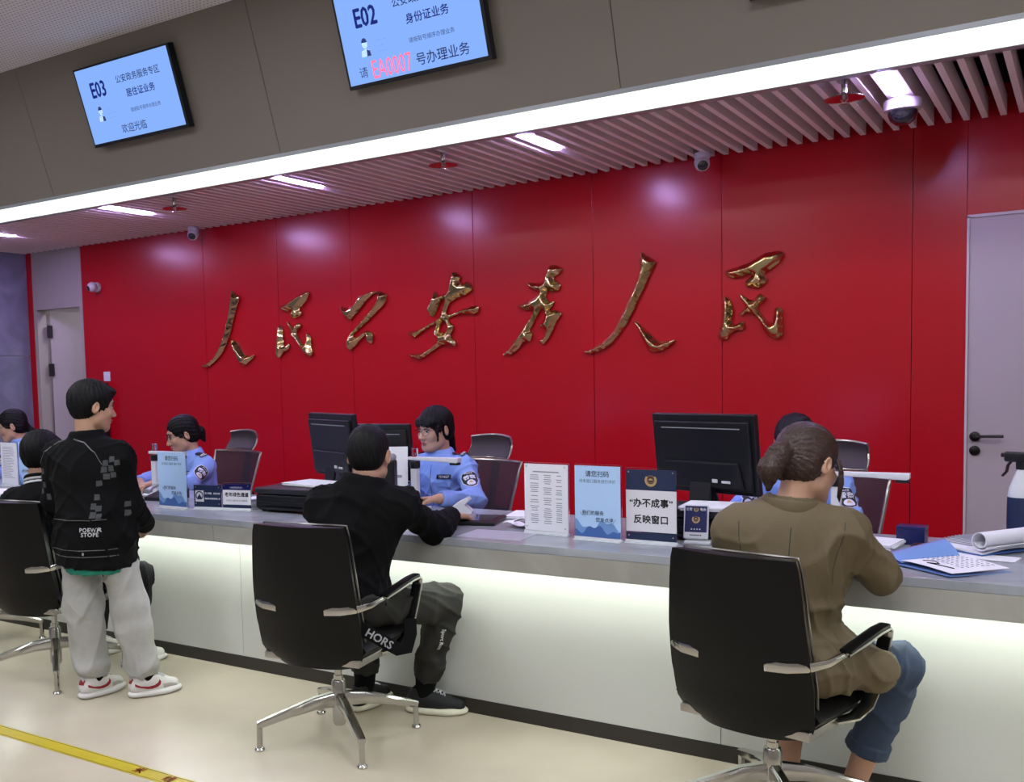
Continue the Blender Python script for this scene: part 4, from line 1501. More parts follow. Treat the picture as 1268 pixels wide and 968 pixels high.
def cap(a, b, ra, rb=None, k=0.02, flat=None, op='add'):
    a, b = A_(a, float), A_(b, float)
    rb = ra if rb is None else rb
    lo = np.minimum(a - ra, b - rb)
    hi = np.maximum(a + ra, b + rb)
    fd = (nrm(flat[0]), flat[1]) if flat else None

    def fn(X, Y, Z):
        p = [X - a[0], Y - a[1], Z - a[2]]
        ab = b - a
        if fd:
            dv, s = fd
            q = (p[0] * dv[0] + p[1] * dv[1] + p[2] * dv[2]) * (1 / s - 1)
            p = [p[i] + q * dv[i] for i in range(3)]
            ab = ab + dv * (ab @ dv) * (1 / s - 1)
        t = np.clip((p[0] * ab[0] + p[1] * ab[1] + p[2] * ab[2]) / (ab @ ab + 1e-12), 0, 1)
        d = np.sqrt((p[0] - t * ab[0]) ** 2 + (p[1] - t * ab[1]) ** 2 + (p[2] - t * ab[2]) ** 2) - (ra + (rb - ra) * t)
        return d * (fd[1] if fd else 1)
    return (op, fn, lo, hi, k)


def ell(c, r, Rm=None, k=0.02, op='add'):
    c, r = A_(c, float), A_(r, float)
    Rm = np.eye(3) if Rm is None else Rm
    e = np.abs(Rm) @ r
    if op == 'add':
        e = np.minimum(e, np.full(3, r.max()))

    def fn(X, Y, Z):
        p = [X - c[0], Y - c[1], Z - c[2]]
        q = [(p[0] * Rm[0, i] + p[1] * Rm[1, i] + p[2] * Rm[2, i]) for i in range(3)]
        k0 = np.sqrt(sum((q[i] / r[i]) ** 2 for i in range(3)))
        k1 = np.sqrt(sum((q[i] / r[i] ** 2) ** 2 for i in range(3)))
        return k0 * (k0 - 1) / (k1 + 1e-9)
    return (op, fn, c - e, c + e, k)


def torus(c, R1, r, Rm, sx=1.0, sy=1.0, k=0.01, zs=0.6):
    c = A_(c, float)
    e = np.full(3, R1 * max(sx, sy) + r / min(zs, 0.6))

    def fn(X, Y, Z):
        p = [X - c[0], Y - c[1], Z - c[2]]
        q = [(p[0] * Rm[0, i] + p[1] * Rm[1, i] + p[2] * Rm[2, i]) for i in range(3)]
        l = np.sqrt((q[0] / sx) ** 2 + (q[1] / sy) ** 2) - R1
        return np.sqrt(l * l + (q[2] * zs) ** 2) - r
    return ('add', fn, c - e, c + e, k)


def cut(c, n, lo, hi, k=0.004):
    """remove what lies beyond the plane through c with outward normal n, inside the window lo..hi"""
    c, n = A_(c, float), nrm(n)
    return ('cut', lambda X, Y, Z: (X - c[0]) * n[0] + (Y - c[1]) * n[1] + (Z - c[2]) * n[2], A_(lo, float), A_(hi, float), k)


def axis(lo, hi, h, bands):
    out = [lo]
    while out[-1] < hi:
        x = out[-1]
        s = h
        for a, b, f in bands:
            if a - h < x < b:
                s = min(s, f)
        out.append(x + s)
    return A_(out)


def build_sdf(prims, h, bands=((), (), ())):
    add = [p for p in prims if p[0] == 'add']
    lo = np.min([p[2] for p in add], 0) - 0.03
    hi = np.max([p[3] for p in add], 0) + 0.03
    G = [axis(lo[i], hi[i], h, bands[i]) for i in range(3)]
    F = np.full([len(g) for g in G], 1.0, np.float32)
    for op, fn, l, u, k in prims:
        m = 0.012 + 2.2 * k
        if op == 'cut':
            m = 0
        sl = []
        for i in range(3):
            a = max(0, np.searchsorted(G[i], l[i] - m) - 1)
            b = min(len(G[i]), np.searchsorted(G[i], u[i] + m) + 1)
            sl.append(slice(a, b))
        if any(s.stop <= s.start for s in sl):
            continue
        sl = tuple(sl)
        d = fn(G[0][sl[0]][:, None, None], G[1][sl[1]][None, :, None], G[2][sl[2]][None, None, :]).astype(np.float32)
        f = F[sl]
        kk = max(k, 1e-4)
        if op == 'add':
            hh = np.clip(0.5 + 0.5 * (f - d) / kk, 0, 1)
            F[sl] = f + (d - f) * hh - kk * hh * (1 - hh)
        else:
            g = -d if op == 'sub' else d
            hh = np.clip(0.5 - 0.5 * (f - g) / kk, 0, 1)
            F[sl] = f + (g - f) * hh + kk * hh * (1 - hh)
    return nets(F, *G)


def folds(v, amp, seed, sc=1.0, along=None):
    """soft cloth folds as displacement amounts"""
    r = np.random.default_rng(seed)
    q = v * sc
    d = np.zeros(len(v))
    for k in range(4):
        a, b = nrm(r.normal(size=3)), nrm(r.normal(size=3))
        f = r.uniform(50, 115)
        w_ = np.sin(q @ a * f * 0.42 + 1.9 * np.sin(q @ b * f * 0.22 + r.uniform(0, 6)) + r.uniform(0, 6))
        fade = 0.5 + 0.5 * np.sin(q @ nrm(r.normal(size=3)) * 14 + r.uniform(0, 6))
        d += (1 - np.abs(w_)) ** 2.6 * fade - 0.12
    return d * amp * 1.5


def surf(name, prims, material, parent, h=0.009, bands=((), (), ()), fold=0.0, seed=0, base=(0, 0, 0), regions=None, sc=1.0, disp=None):
    v, q = build_sdf(prims, h, bands)
    me = mesh_np(name, v, q)
    if fold:
        n = np.zeros(len(v) * 3, np.float32)
        me.vertices.foreach_get('normal', n)
        calm = 1.0
        for cc, r0, r1 in CALM:
            calm = calm * np.clip((np.linalg.norm(v - cc, axis=1) - r0) / (r1 - r0), 0.05, 1)
        amt = disp(v) if disp else folds(v, fold, seed, sc) * calm
        v = v + n.reshape(-1, 3) * np.reshape(amt, (-1, 1))
    WORLD_V[name] = (v, q)
    me.vertices.foreach_set('co', (v - A_(base)).astype(np.float32).ravel())
    mats_ = [material]
    if regions:
        ctr = v[q].mean(1)
        idx = np.zeros(len(q), np.int32)
        for mn, pred in regions:
            mats_.append(mn)
            idx[pred(ctr)] = len(mats_) - 1
    o = link(name, me, mats_, parent, 180)
    if regions:
        me.polygons.foreach_set('material_index', idx)
    me.update()
    return o


WORLD_V = {}
CALM = []


def bvh_of(name):
    v, q = WORLD_V[name]
    return BVHTree.FromPolygons([tuple(x) for x in v], [tuple(int(i) for i in f) for f in q])


def decal(me, bvh, origin, u, w_, n, material, parent, base, name='print', off=0.0015, reach=0.15):
    """lay a flat drawing (in u, w) onto a surface along -n"""
    u, w_, n = Vector(u).normalized(), Vector(w_).normalized(), Vector(n).normalized()
    O = Vector(origin)
    lost = set()
    for vt in me.vertices:
        p = O + u * vt.co.x + w_ * vt.co.y
        hit = bvh.ray_cast(p + n * reach, -n)
        if hit[0] is not None:
            p = hit[0] + n * (off + vt.co.z)
        else:
            lost.add(vt.index)
        vt.co = p - Vector(base)
    if lost:
        bm = bmesh.new()
        bm.from_mesh(me)
        bm.verts.ensure_lookup_table()
        bmesh.ops.delete(bm, geom=[bm.verts[i] for i in lost], context='VERTS')
        bm.to_mesh(me)
        bm.free()
    return link(name, me, material, parent, 0)


def grid_poly(pts, step=0.006):
    """filled 2D outline cut into small triangles so that it can follow a curved surface"""
    bm = bmesh.new()
    f = bm.faces.new([bm.verts.new((x, y, 0)) for x, y in pts])
    bmesh.ops.triangulate(bm, faces=[f])
    for _ in range(6):
        es = [e for e in bm.edges if e.calc_length() > step]
        if not es:
            break
        bmesh.ops.subdivide_edges(bm, edges=es, cuts=1)
        bmesh.ops.triangulate(bm, faces=bm.faces[:])
    me = bpy.data.meshes.new('outline')
    bm.to_mesh(me)
    bm.free()
    return me


def headframe(f, roll=0.0):
    """columns: right, forward, up of a head looking along f"""
    f = nrm(f)
    r = nrm(np.cross(f, [0, 0, 1]))
    u = np.cross(r, f)
    c, s = math.cos(roll), math.sin(roll)
    return np.stack([r * c + u * s, f, u * c - r * s], 1)


def hand_prims(W, d, n, tside, s=1.0, curl=(25, 35, 30), spread=0.10, k=0.006):
    """palm and five bent fingers; d runs to the fingertips, n leaves the palm, tside points to the thumb"""
    W, d, n = A_(W, float), nrm(d), nrm(n)
    t = nrm(A_(tside, float) - d * (A_(tside) @ d) - n * (A_(tside) @ n))
    P = []
    fing = ((0.030, 0.086, 0.072, 1.15), (0.0095, 0.090, 0.080, 0.35), (-0.0105, 0.086, 0.074, -0.45), (-0.029, 0.078, 0.058, -1.3))
    for off, L, fl, sp in fing:
        kn = W + (d * L + t * off) * s
        P.append(cap(W + t * off * 0.55 * s + d * 0.012 * s, kn, 0.0135 * s, 0.0115 * s, 0.012))
        dd = nrm(d + t * sp * spread)
        p = kn
        ang = 0.0
        for j, (fr, cu) in enumerate(zip((0.45, 0.31, 0.24), curl)):
            ang += math.radians(cu)
            q = p + (dd * math.cos(ang) + n * math.sin(ang)) * fl * fr * s
            P.append(cap(p, q, (0.0098 - 0.0009 * j) * s, (0.0090 - 0.0009 * j) * s, k if j else 0.008))
            p = q
    b = W + (d * 0.022 + t * 0.026) * s
    m1 = b + nrm(d * 0.62 + t * 0.72 + n * 0.25) * 0.042 * s
    m2 = m1 + nrm(d * 0.85 + t * 0.35 + n * 0.35) * 0.034 * s
    m3 = m2 + nrm(d * 0.9 + t * 0.05 + n * 0.45) * 0.027 * s
    P += [cap(W + d * 0.01 * s, b, 0.015 * s, 0.0155 * s, 0.012), cap(b, m1, 0.0145 * s, 0.0115 * s, 0.012), cap(m1, m2, 0.0115 * s, 0.010 * s, 0.006), cap(m2, m3, 0.010 * s, 0.0085 * s, 0.005)]
    return P


def head_prims(c, H, s=1.0):
    g = lambda x, y, z: A_(c) + H @ A_([x, y, z]) * s
    P = [ell(g(0, -0.014, 0.036), A_([0.074, 0.094, 0.082]) * s, H, 0.02),
         ell(g(0, 0.028, -0.028), A_([0.062, 0.062, 0.082]) * s, H, 0.025),
         ell(g(0, 0.055, -0.088), A_([0.032, 0.03, 0.026]) * s, H, 0.022),
         cap(g(0.047, 0.012, -0.058), g(0.022, 0.055, -0.088), 0.024 * s, 0.02 * s, 0.025), cap(g(-0.047, 0.012, -0.058), g(-0.022, 0.055, -0.088), 0.024 * s, 0.02 * s, 0.025),
         ell(g(0.036, 0.062, -0.022), A_([0.024, 0.022, 0.022]) * s, H, 0.02), ell(g(-0.036, 0.062, -0.022), A_([0.024, 0.022, 0.022]) * s, H, 0.02),
         ell(g(0, 0.072, 0.035), A_([0.052, 0.018, 0.016]) * s, H, 0.02)]
    for x in (0.032, -0.032):
        P.append(ell(g(x, 0.096, 0.010), A_([0.018, 0.014, 0.012]) * s, H, 0.014, 'sub'))
    P += [cap(g(0, 0.084, 0.012), g(0, 0.106, -0.026), 0.0075 * s, 0.0105 * s, 0.012), ell(g(0, 0.106, -0.03), A_([0.0115, 0.011, 0.0095]) * s, H, 0.006),
          ell(g(0.0125, 0.096, -0.034), A_([0.0075, 0.009, 0.007]) * s, H, 0.006), ell(g(-0.0125, 0.096, -0.034), A_([0.0075, 0.009, 0.007]) * s, H, 0.006),
          ell(g(0, 0.086, -0.055), A_([0.023, 0.0095, 0.006]) * s, H, 0.006), ell(g(0, 0.084, -0.066), A_([0.02, 0.0095, 0.0065]) * s, H, 0.006)]
    for x in (1, -1):
        E = H @ np.array(Matrix.Rotation(R_(-22 * x), 3, 'Z') @ Matrix.Rotation(R_(-10), 3, 'X'))
        P += [ell(g(0.0815 * x, -0.012, -0.002), A_([0.0085, 0.018, 0.030]) * s, E, 0.006),
              ell(g(0.0885 * x, -0.008, 0.002), A_([0.006, 0.0085, 0.016]) * s, E, 0.005, 'sub')]
    return P


def hair_prims(c, H, s, style):
    g = lambda x, y, z: A_(c) + H @ A_([x, y, z]) * s
    P = []
    if style in ('short', 'kid', 'crop'):
        t = {'short': 0.014, 'kid': 0.018, 'crop': 0.008}[style]
        P.append(ell(g(0, -0.016, 0.040), A_([0.074 + t, 0.094 + t, 0.083 + t]) * s, H, 0.02))
        if style == 'short':
            P.append(ell(g(0.0, 0.058, 0.082), A_([0.058, 0.046, 0.024]) * s, H, 0.02))
        P.append(ell(g(0, -0.052, -0.005), A_([0.066 + t * 0.25, 0.050 + t * 0.2, 0.062]) * s, H, 0.03))
        if style == 'kid':
            P.append(ell(g(0, 0.062, 0.078), A_([0.062, 0.042, 0.026]) * s, H, 0.02))
        P.append(ell(g(0, 0.105, -0.03), A_([0.085, 0.075, 0.088 if style != 'kid' else 0.082]) * s, H, 0.012, 'sub'))
        for x in (1, -1):
            P.append(ell(g(0.090 * x, 0.0, -0.026), A_([0.026, 0.036, 0.054]) * s, H, 0.008, 'sub'))
        P.append(cut(g(0, 0, -0.066), H @ A_([0, 0.25, -1]), A_(c) - 0.3, A_(c) + 0.3, 0.012))
    else:
        P.append(ell(g(0, -0.016, 0.042), A_([0.086, 0.106, 0.093]) * s, H, 0.02))
        P.append(ell(g(0, -0.05, -0.012), A_([0.078, 0.060, 0.062]) * s, H, 0.03))
        P.append(ell(g(0, 0.10, -0.032), A_([0.071, 0.076, 0.096 if style != 'fringe' else 0.074]) * s, H, 0.012, 'sub'))
        for x in (1, -1):
            P.append(ell(g(0.088 * x, 0.004, -0.022), A_([0.022, 0.028, 0.036]) * s, H, 0.01, 'sub'))
        P.append(cut(g(0, 0, -0.062), H @ A_([0, 0.35, -1]), A_(c) - 0.4, A_(c) + 0.4, 0.012))
        if style == 'ponytail':
            P += [cap(g(0, -0.098, 0.015), g(0, -0.128, 0.006), 0.026 * s, 0.03 * s, 0.012), cap(g(0, -0.132, 0.0), g(-0.012, -0.148, -0.05), 0.036 * s, 0.034 * s, 0.02),
                  cap(g(-0.012, -0.148, -0.05), g(-0.016, -0.135, -0.105), 0.034 * s, 0.012 * s, 0.02)]
        elif style == 'bun':
            P += [ell(g(0, -0.115, -0.012), A_([0.042, 0.036, 0.040]) * s, H, 0.012), cap(g(0, -0.115, -0.03), g(0.0, -0.128, -0.075), 0.026 * s, 0.012 * s, 0.02)]
        elif style == 'low':
            P += [cap(g(0, -0.10, -0.03), g(0, -0.125, -0.06), 0.03 * s, 0.022 * s, 0.015), cap(g(0, -0.125, -0.06), g(0.0, -0.11, -0.13), 0.022 * s, 0.012 * s, 0.015)]
        elif style == 'fringe':
            P += [cap(g(0.05, 0.062, 0.052), g(-0.05, 0.062, 0.052), 0.024 * s, 0.024 * s, 0.012), cap(g(0.045, 0.082, 0.04), g(-0.045, 0.082, 0.04), 0.011 * s, 0.011 * s, 0.012),
                  cap(g(0.07, 0.04, 0.02), g(0.066, 0.045, -0.055), 0.011 * s, 0.005 * s, 0.01), cap(g(-0.07, 0.04, 0.02), g(-0.066, 0.045, -0.055), 0.011 * s, 0.005 * s, 0.01),
                  cap(g(0, -0.105, -0.03), g(0, -0.125, -0.13), 0.028 * s, 0.016 * s, 0.015)]
    return P


mat('skin', 'b78e77', 0.5, spec=0.4)
M['skin'].node_tree.nodes['Principled BSDF'].inputs['Subsurface Weight'].default_value = 0.08
M['skin'].node_tree.nodes['Principled BSDF'].inputs['Subsurface Radius'].default_value = (0.01, 0.004, 0.002)
mat('lip', 'a05a55', 0.45)
mat('eye_white', 'a59d97', 0.3)
mat('iris', '140d0a', 0.15)
mat('hair_black', '070607', 0.6, bump=0.5, bscale=80, stretch=(1, 1, 0.18), spec=0.25)
mat('hair_brown', '34211a', 0.48, noise=0.35, nscale=55, bump=0.7, bscale=70, stretch=(1.0, 0.25, 1.0))
mat('glasses_wire', '3a3436', 0.3, metal=0.8)
mat('cloth_black', '060607', 0.9, bump=0.15, bscale=260, sheen=0.0, spec=0.2)
mat('cloth_dark_grey', '2b2a27', 0.8, bump=0.15, bscale=200, spec=0.25)
mat('cloth_black_trouser', '121214', 0.8, bump=0.15, bscale=200, spec=0.25)
mat('sweat_grey', 'a3a29d', 0.95, noise=0.10, nscale=30, bump=0.2, bscale=220)
mat('teal', '1b7a66', 0.8)
mat('blazer', '5e5139', 0.75, bump=0.12, bscale=320, noise=0.06, nscale=18)
mat('blazer_dark', '2a2620', 0.8)
mat('denim', '2f3d52', 0.85, noise=0.22, nscale=14, bump=0.25, bscale=420)
mat('denim_light', '74879f', 0.85, bump=0.25, bscale=420)
mat('police_blue', '7d98d8', 0.75, bump=0.1, bscale=220)
mat('police_navy', '10131f', 0.6)
mat('badge_white', 'c9cad6', 0.5)
mat('pattern_grey', '3f4043', 0.8)
mat('thread_white', 'b8b8bb', 0.7)
mat('piping', '6a6a6c', 0.6)
mat('shoe_white', 'd2cfcb', 0.5)
mat('shoe_grey', 'aaa69e', 0.55)
mat('shoe_red', '8c1526', 0.45)
mat('shoe_black', '141416', 0.7, bump=0.2, bscale=260)
mat('sole_cream', 'd6d2bd', 0.6)
mat('pink_lace', 'a01f2c', 0.6)


def limb(J, a, b, ra, rb, k=0.03, flat=None):
    return cap(J[a], J[b], ra, rb, k, flat)


class Person:
    """J: joints in metres; every shape is a surface grown round them"""

    def __init__(s, label, J, face, s_head=1.0, roll=0.0, group=None, hands=True, hand_s=1.0, base=None):
        s.J = {k: A_(v, float) for k, v in J.items()}
        s.J = J = s.J
        s.H = headframe(face, roll)
        s.sh = s_head
        s.c = J['head']
        s.R = nrm(J['shr'] - J['shl'])
        s.U = nrm(J['neck'] - J['pel'])
        s.Fw = nrm(np.cross(s.U, s.R))
        s.base = A_(base if base is not None else (J['pel'][0], J['pel'][1], 0.0))
        s.label = label
        CALM[:] = [(J['neck'] + s.U * 0.03, 0.085, 0.20)] + [(J['wr' + q], 0.045, 0.12) for q in 'lr']

    def g(s, x, y, z):
        return s.c + s.H @ A_([x, y, z]) * s.sh

    def trunk(s, o=0.0, k=0.04, depth=0.72, w=1.0, hip=1.0, low=None):
        J = s.J
        F = (s.Fw, depth)
        P = [cap(J['pel'], J['chest'], (0.135 * hip + o) * w, (0.142 + o) * w, k, F),
             ell(J['pel'] - s.U * 0.0, A_([0.155 * hip + o, 0.112 + o, 0.115 + o]) * w, np.stack([s.R, np.cross(A_([0, 0, 1]), s.R), A_([0, 0, 1])], 1), k)]
        top = J['neck'] - s.U * 0.065
        for q in ('shl', 'shr'):
            P.append(cap(top, J[q], 0.062 * w + o, 0.054 * w + o, k, None))
            P.append(cap(J['chest'], J[q], 0.11 * w + o, 0.05 * w + o, k, F))
        P.append(cap(J['chest'], top, 0.12 * w + o, 0.07 * w + o, k, F))
        return P

    def arms(s, r=(0.044, 0.036, 0.034, 0.026), k=0.025, stop=1.0):
        J = s.J
        P = []
        for q in 'lr':
            w_ = J['el' + q] + (J['wr' + q] - J['el' + q]) * stop
            P += [cap(J['sh' + q], J['el' + q], r[0], r[1], k), cap(J['el' + q], w_, r[2], r[3], k)]
        return P

    def legs(s, r=(0.072, 0.052, 0.050, 0.036), k=0.03, stop=1.0):
        J = s.J
        P = []
        for q in 'lr':
            a_ = J['kn' + q] + (J['an' + q] - J['kn' + q]) * stop
            P += [cap(J['hip' + q], J['kn' + q], r[0], r[1], k), cap(J['kn' + q], J['kn' + q] + (a_ - J['kn' + q]) * 0.4, r[2], r[2] * 0.95, k),
                  cap(J['kn' + q] + (a_ - J['kn' + q]) * 0.35, a_, r[2] * 0.95, r[3], k)]
        return P

    def body(s, hands=None, w=1.0, fine=0.0042, foot=True):
        J = s.J
        P = s.trunk(0.0, w=w) + s.arms() + s.legs()
        nb = s.g(0, -0.028, -0.075)
        P += [cap(J['neck'] - s.U * 0.05, nb, 0.056 * s.sh, 0.051 * s.sh, 0.03)]
        if foot:
            for q in 'lr':
                d = nrm(J['toe' + q])
                a = J['an' + q]
                P += [cap(A_([a[0], a[1], 0.05]) - d * 0.03, A_([a[0], a[1], 0.04]) + d * 0.10, 0.029, 0.02, 0.015)]
        P += head_prims(s.c, s.H, s.sh)
        b = [[], [], []]
        for i in range(3):
            b[i].append((s.c[i] - 0.125 * s.sh, s.c[i] + 0.125 * s.sh, fine))
        for q in 'lr':
            if hands and q in hands:
                d, n, t, kw = hands[q]
                P += hand_prims(J['wr' + q], d, n, t, **kw)
                mid = J['wr' + q] + nrm(d) * 0.08
                for i in range(3):
                    b[i].append((mid[i] - 0.1, mid[i] + 0.1, fine))
        s.o = surf('person', P, 'skin', None, 0.011, b, base=s.base)
        s.o.location = s.base
        tag(s.o, s.label, 'person')
        return s.o

    def wear(s, name, prims, material, h=0.0085, fold=0.004, seed=0, **kw):
        return surf(name, prims, material, s.o, h, fold=fold, seed=seed, base=s.base, **kw)

    def mb(s, name, mb, material, smooth=60):
        bmesh.ops.translate(mb.bm, verts=mb.bm.verts[:], vec=Vector(-s.base))
        return mb.build(name, material, s.o, smooth)

    def hair(s, style, material, seed=0):
        P = hair_prims(s.c, s.H, s.sh, style)
        r = np.random.default_rng(seed)
        ph = r.uniform(0, 6, 6)
        amp = {'crop': 0.0006, 'short': 0.0018, 'kid': 0.0018}.get(style, 0.0014)

        def strands(v):
            q = (v - s.c) @ s.H
            if style in ('ponytail', 'bun', 'low'):
                a = np.arctan2(q[:, 2] - 0.01, q[:, 0]) + 3 * q[:, 1]
            else:
                a = np.arctan2(q[:, 1] + 0.02, q[:, 0]) + 2.5 * q[:, 2]
            d = np.sin(a * 23 + ph[0] + 2 * np.sin(q[:, 2] * 30)) + 0.8 * np.sin(a * 41 + ph[1] + q[:, 1] * 25) + 0.6 * np.sin(a * 67 + ph[2])
            return amp * d
        return surf('hair', P, material, s.o, 0.0048, fold=amp, base=s.base, disp=strands)

    def face_details(s, glasses=False, look=0.0):
        for x in (1, -1):
            e = MB()
            e.ball(tuple(s.g(0.031 * x, 0.0765, 0.008)), 0.0118 * s.sh, 14)
            eye = s.mb('eye', e, 'eye_white', 180)
            i_ = MB()
            i_.ball(tuple(s.g(0.031 * x + look, 0.0818, 0.006)), 0.0078 * s.sh, 12)
            s.mb('iris', i_, 'iris', 180)
            u_ = MB()
            u_.tube([s.g(0.016 * x, 0.0905, 0.0165), s.g(0.031 * x, 0.0905, 0.019), s.g(0.048 * x, 0.080, 0.0135)], 0.0024 * s.sh, 6)
            s.mb('eyelid', u_, 'hair_black')
            b = MB()
            b.tube([s.g(0.014 * x, 0.0945, 0.0305), s.g(0.03 * x, 0.0925, 0.0365), s.g(0.052 * x, 0.078, 0.031)], [0.003 * s.sh, 0.0036 * s.sh, 0.0018 * s.sh], 6)
            s.mb('eyebrow', b, 'hair_black')
        l = MB()
        l.tube([s.g(-0.021, 0.0875, -0.0585), s.g(-0.008, 0.0945, -0.0555), s.g(0, 0.0945, -0.057), s.g(0.008, 0.0945, -0.0555), s.g(0.021, 0.0875, -0.0585)], [0.002 * s.sh, 0.0042 * s.sh, 0.004 * s.sh, 0.0042 * s.sh, 0.002 * s.sh], 8)
        l.tube([s.g(-0.018, 0.087, -0.063), s.g(0, 0.0935, -0.0655), s.g(0.018, 0.087, -0.063)], [0.002 * s.sh, 0.005 * s.sh, 0.002 * s.sh], 8)
        s.mb('lips', l, 'lip', 180)
        if glasses:
            q = MB()
            for x in (1, -1):
                q.tube([s.g(0.033 * x + 0.025 * math.cos(a), 0.103 - 0.008 * abs(math.cos(a) * (1 if x * math.cos(a) > 0 else 0)), 0.004 + 0.019 * math.sin(a)) for a in np.linspace(0, 2 * math.pi, 20, endpoint=False)], 0.0013, 6, closed=True)
                q.tube([s.g(0.058 * x, 0.096, 0.01), s.g(0.08 * x, 0.05, 0.012), s.g(0.082 * x, -0.005, 0.010)], 0.0013, 6)
            q.tube([s.g(-0.009, 0.104, 0.008), s.g(0, 0.107, 0.011), s.g(0.009, 0.104, 0.008)], 0.0013, 6)
            s.mb('glasses', q, 'glasses_wire')

    def shoe(s, q, L=0.27, style='runner', lift=0.0):
        J = s.J
        a = J['an' + q]
        d = nrm([J['toe' + q][0], J['toe' + q][1], 0])
        r = A_([d[1], -d[0], 0])
        o = A_([a[0], a[1], lift]) - d * 0.075

        def w_(x, y, z):
            return o + d * x + r * y + A_([0, 0, z])
        k = L / 0.27
        up = [cap(w_(0.035, 0, 0.048), w_(0.10, 0, 0.05), 0.036, 0.038, 0.02), cap(w_(0.10, 0, 0.055), w_(0.16 * k, 0, 0.045), 0.04, 0.036, 0.02), cap(w_(0.15 * k, 0, 0.042), w_(0.225 * k, 0.0, 0.032), 0.04, 0.029, 0.02),
              cap(w_(0.04, 0, 0.06), w_(0.055, 0, 0.098), 0.036, 0.034, 0.015), cap(w_(0.06, 0, 0.075), w_(0.125 * k, 0, 0.062), 0.036, 0.034, 0.02),
              cut(w_(0, 0, 0.018), (0, 0, -1), o - 0.4, o + 0.4, 0.004)]
        up.append(cap(w_(0.052, 0, 0.10), w_(0.06, 0, 0.16), 0.027, 0.034, 0.006, op='sub'))
        sole = [cap(w_(0.035, 0, 0.016), w_(0.10, 0, 0.014), 0.041, 0.040, 0.02, ((0, 0, 1), 0.45)), cap(w_(0.10, 0, 0.014), w_(0.18 * k, 0, 0.014), 0.040, 0.046, 0.02, ((0, 0, 1), 0.42)),
                cap(w_(0.18 * k, 0, 0.014), w_(0.232 * k, 0, 0.015), 0.046, 0.036, 0.02, ((0, 0, 1), 0.42)), cut(w_(0, 0, lift + 0.001), (0, 0, -1), o - 0.4, o + 0.4, 0.001), cut(w_(0, 0, 0.030), (0, 0, 1), o - 0.4, o + 0.4, 0.004)]
        cols = {'runner': ('shoe_black', 'sole_cream'), 'court': ('shoe_white', 'shoe_white'), 'white': ('shoe_white', 'shoe_white'), 'dark': ('shoe_black', 'shoe_black')}[style]
        sh = surf('shoe', up, cols[0], s.o, 0.0055, base=s.base)
        B = bvh_of('shoe')
        surf('sole', sole, cols[1], sh, 0.005, base=s.base)
        lc = MB()
        for j in range(4):
            x = 0.108 * k + 0.017 * j
            for y0, y1 in ((-0.02, 0.02), (0.02, -0.02)):
                L_ = []
                for t_ in np.linspace(0, 1, 5):
                    p_ = w_(x + 0.012 * t_, lerp(y0, y1, t_), 0.2)
                    h_ = B.ray_cast(Vector(p_), Vector((0, 0, -1)))[0]
                    if h_ is not None:
                        L_.append(A_(h_) + A_([0, 0, 0.0015]))
                if len(L_) > 2:
                    lc.tube(L_, 0.003, 6)
        bmesh.ops.translate(lc.bm, verts=lc.bm.verts[:], vec=Vector(-s.base))
        lc.build('lace', 'thread_white' if style != 'dark' else 'shoe_black', sh, 60)
        if style == 'court':
            for side in (1, -1):
                # red tapered side stripe with its hooked tip, dark heel tab
                top = [(0.02, 0.070), (0.05, 0.056), (0.085, 0.050), (0.115, 0.053), (0.135, 0.062), (0.145, 0.074)]
                bot = [(0.152, 0.062), (0.146, 0.050), (0.13, 0.041), (0.105, 0.036), (0.08, 0.038), (0.05, 0.047), (0.02, 0.058)]
                me = grid_poly([(x * k, z) for x, z in top + bot], 0.012)
                decal(me, B, w_(0, 0, 0), d, (0, 0, 1), r * side, 'shoe_red', sh, s.base, 'side_stripe', 0.0012, 0.1)
            me = grid_poly([(-0.018, 0.068), (0.018, 0.068), (0.018, 0.088), (-0.018, 0.088)], 0.01)
            decal(me, B, w_(0, 0, 0), r, (0, 0, 1), -d, 'shoe_red', sh, s.base, 'heel_tab', 0.0012, 0.1)
            pt = MB()
            hp = [w_(0.006, 0.014 * sgn, z) for sgn, z in ((-1, 0.085), (-1, 0.1), (1, 0.1), (1, 0.085))]
            pt.tube(hp, 0.0035, 6)
            bmesh.ops.translate(pt.bm, verts=pt.bm.verts[:], vec=Vector(-s.base))
            pt.build('pull_loop', 'thread_white', sh, 60)
            me = grid_poly([(0.165 * k, 0.02), (0.225 * k, 0.02), (0.245 * k, 0.034), (0.2 * k, 0.048), (0.16 * k, 0.05)], 0.012)
            for side in (1, -1):
                decal(me.copy(), B, w_(0, 0, 0), d, (0, 0, 1), r * side, 'shoe_grey', sh, s.base, 'toe_guard', 0.0008, 0.1)
        return sh

    def neck_cut(s, r=0.058):
        J = s.J
        return cap(J['neck'] - s.U * 0.015, s.g(0, -0.03, -0.05), r * s.sh, (r + 0.012) * s.sh, 0.008, op='sub')

    def collar(s, R1=0.066, r=0.011, sy=0.95, up=0.0, tilt=0.35, k=0.008):
        Z = nrm(s.U * 1.0 - s.Fw * tilt * -0.6)
        X = nrm(np.cross(s.Fw, Z))
        Rm = np.stack([X, np.cross(Z, X), Z], 1)
        return torus(s.J['neck'] + s.U * up, R1 * s.sh, r, Rm, 1.0, sy, k)
# ---------------------------------------------------------------- the man in the black hoodie
def win(c, r):
    c = A_(c, float)
    return c - r, c + r


def cuff_cut(p, d, r=0.1):
    lo, hi = win(p, r)
    return cut(p, d, lo, hi, 0.003)


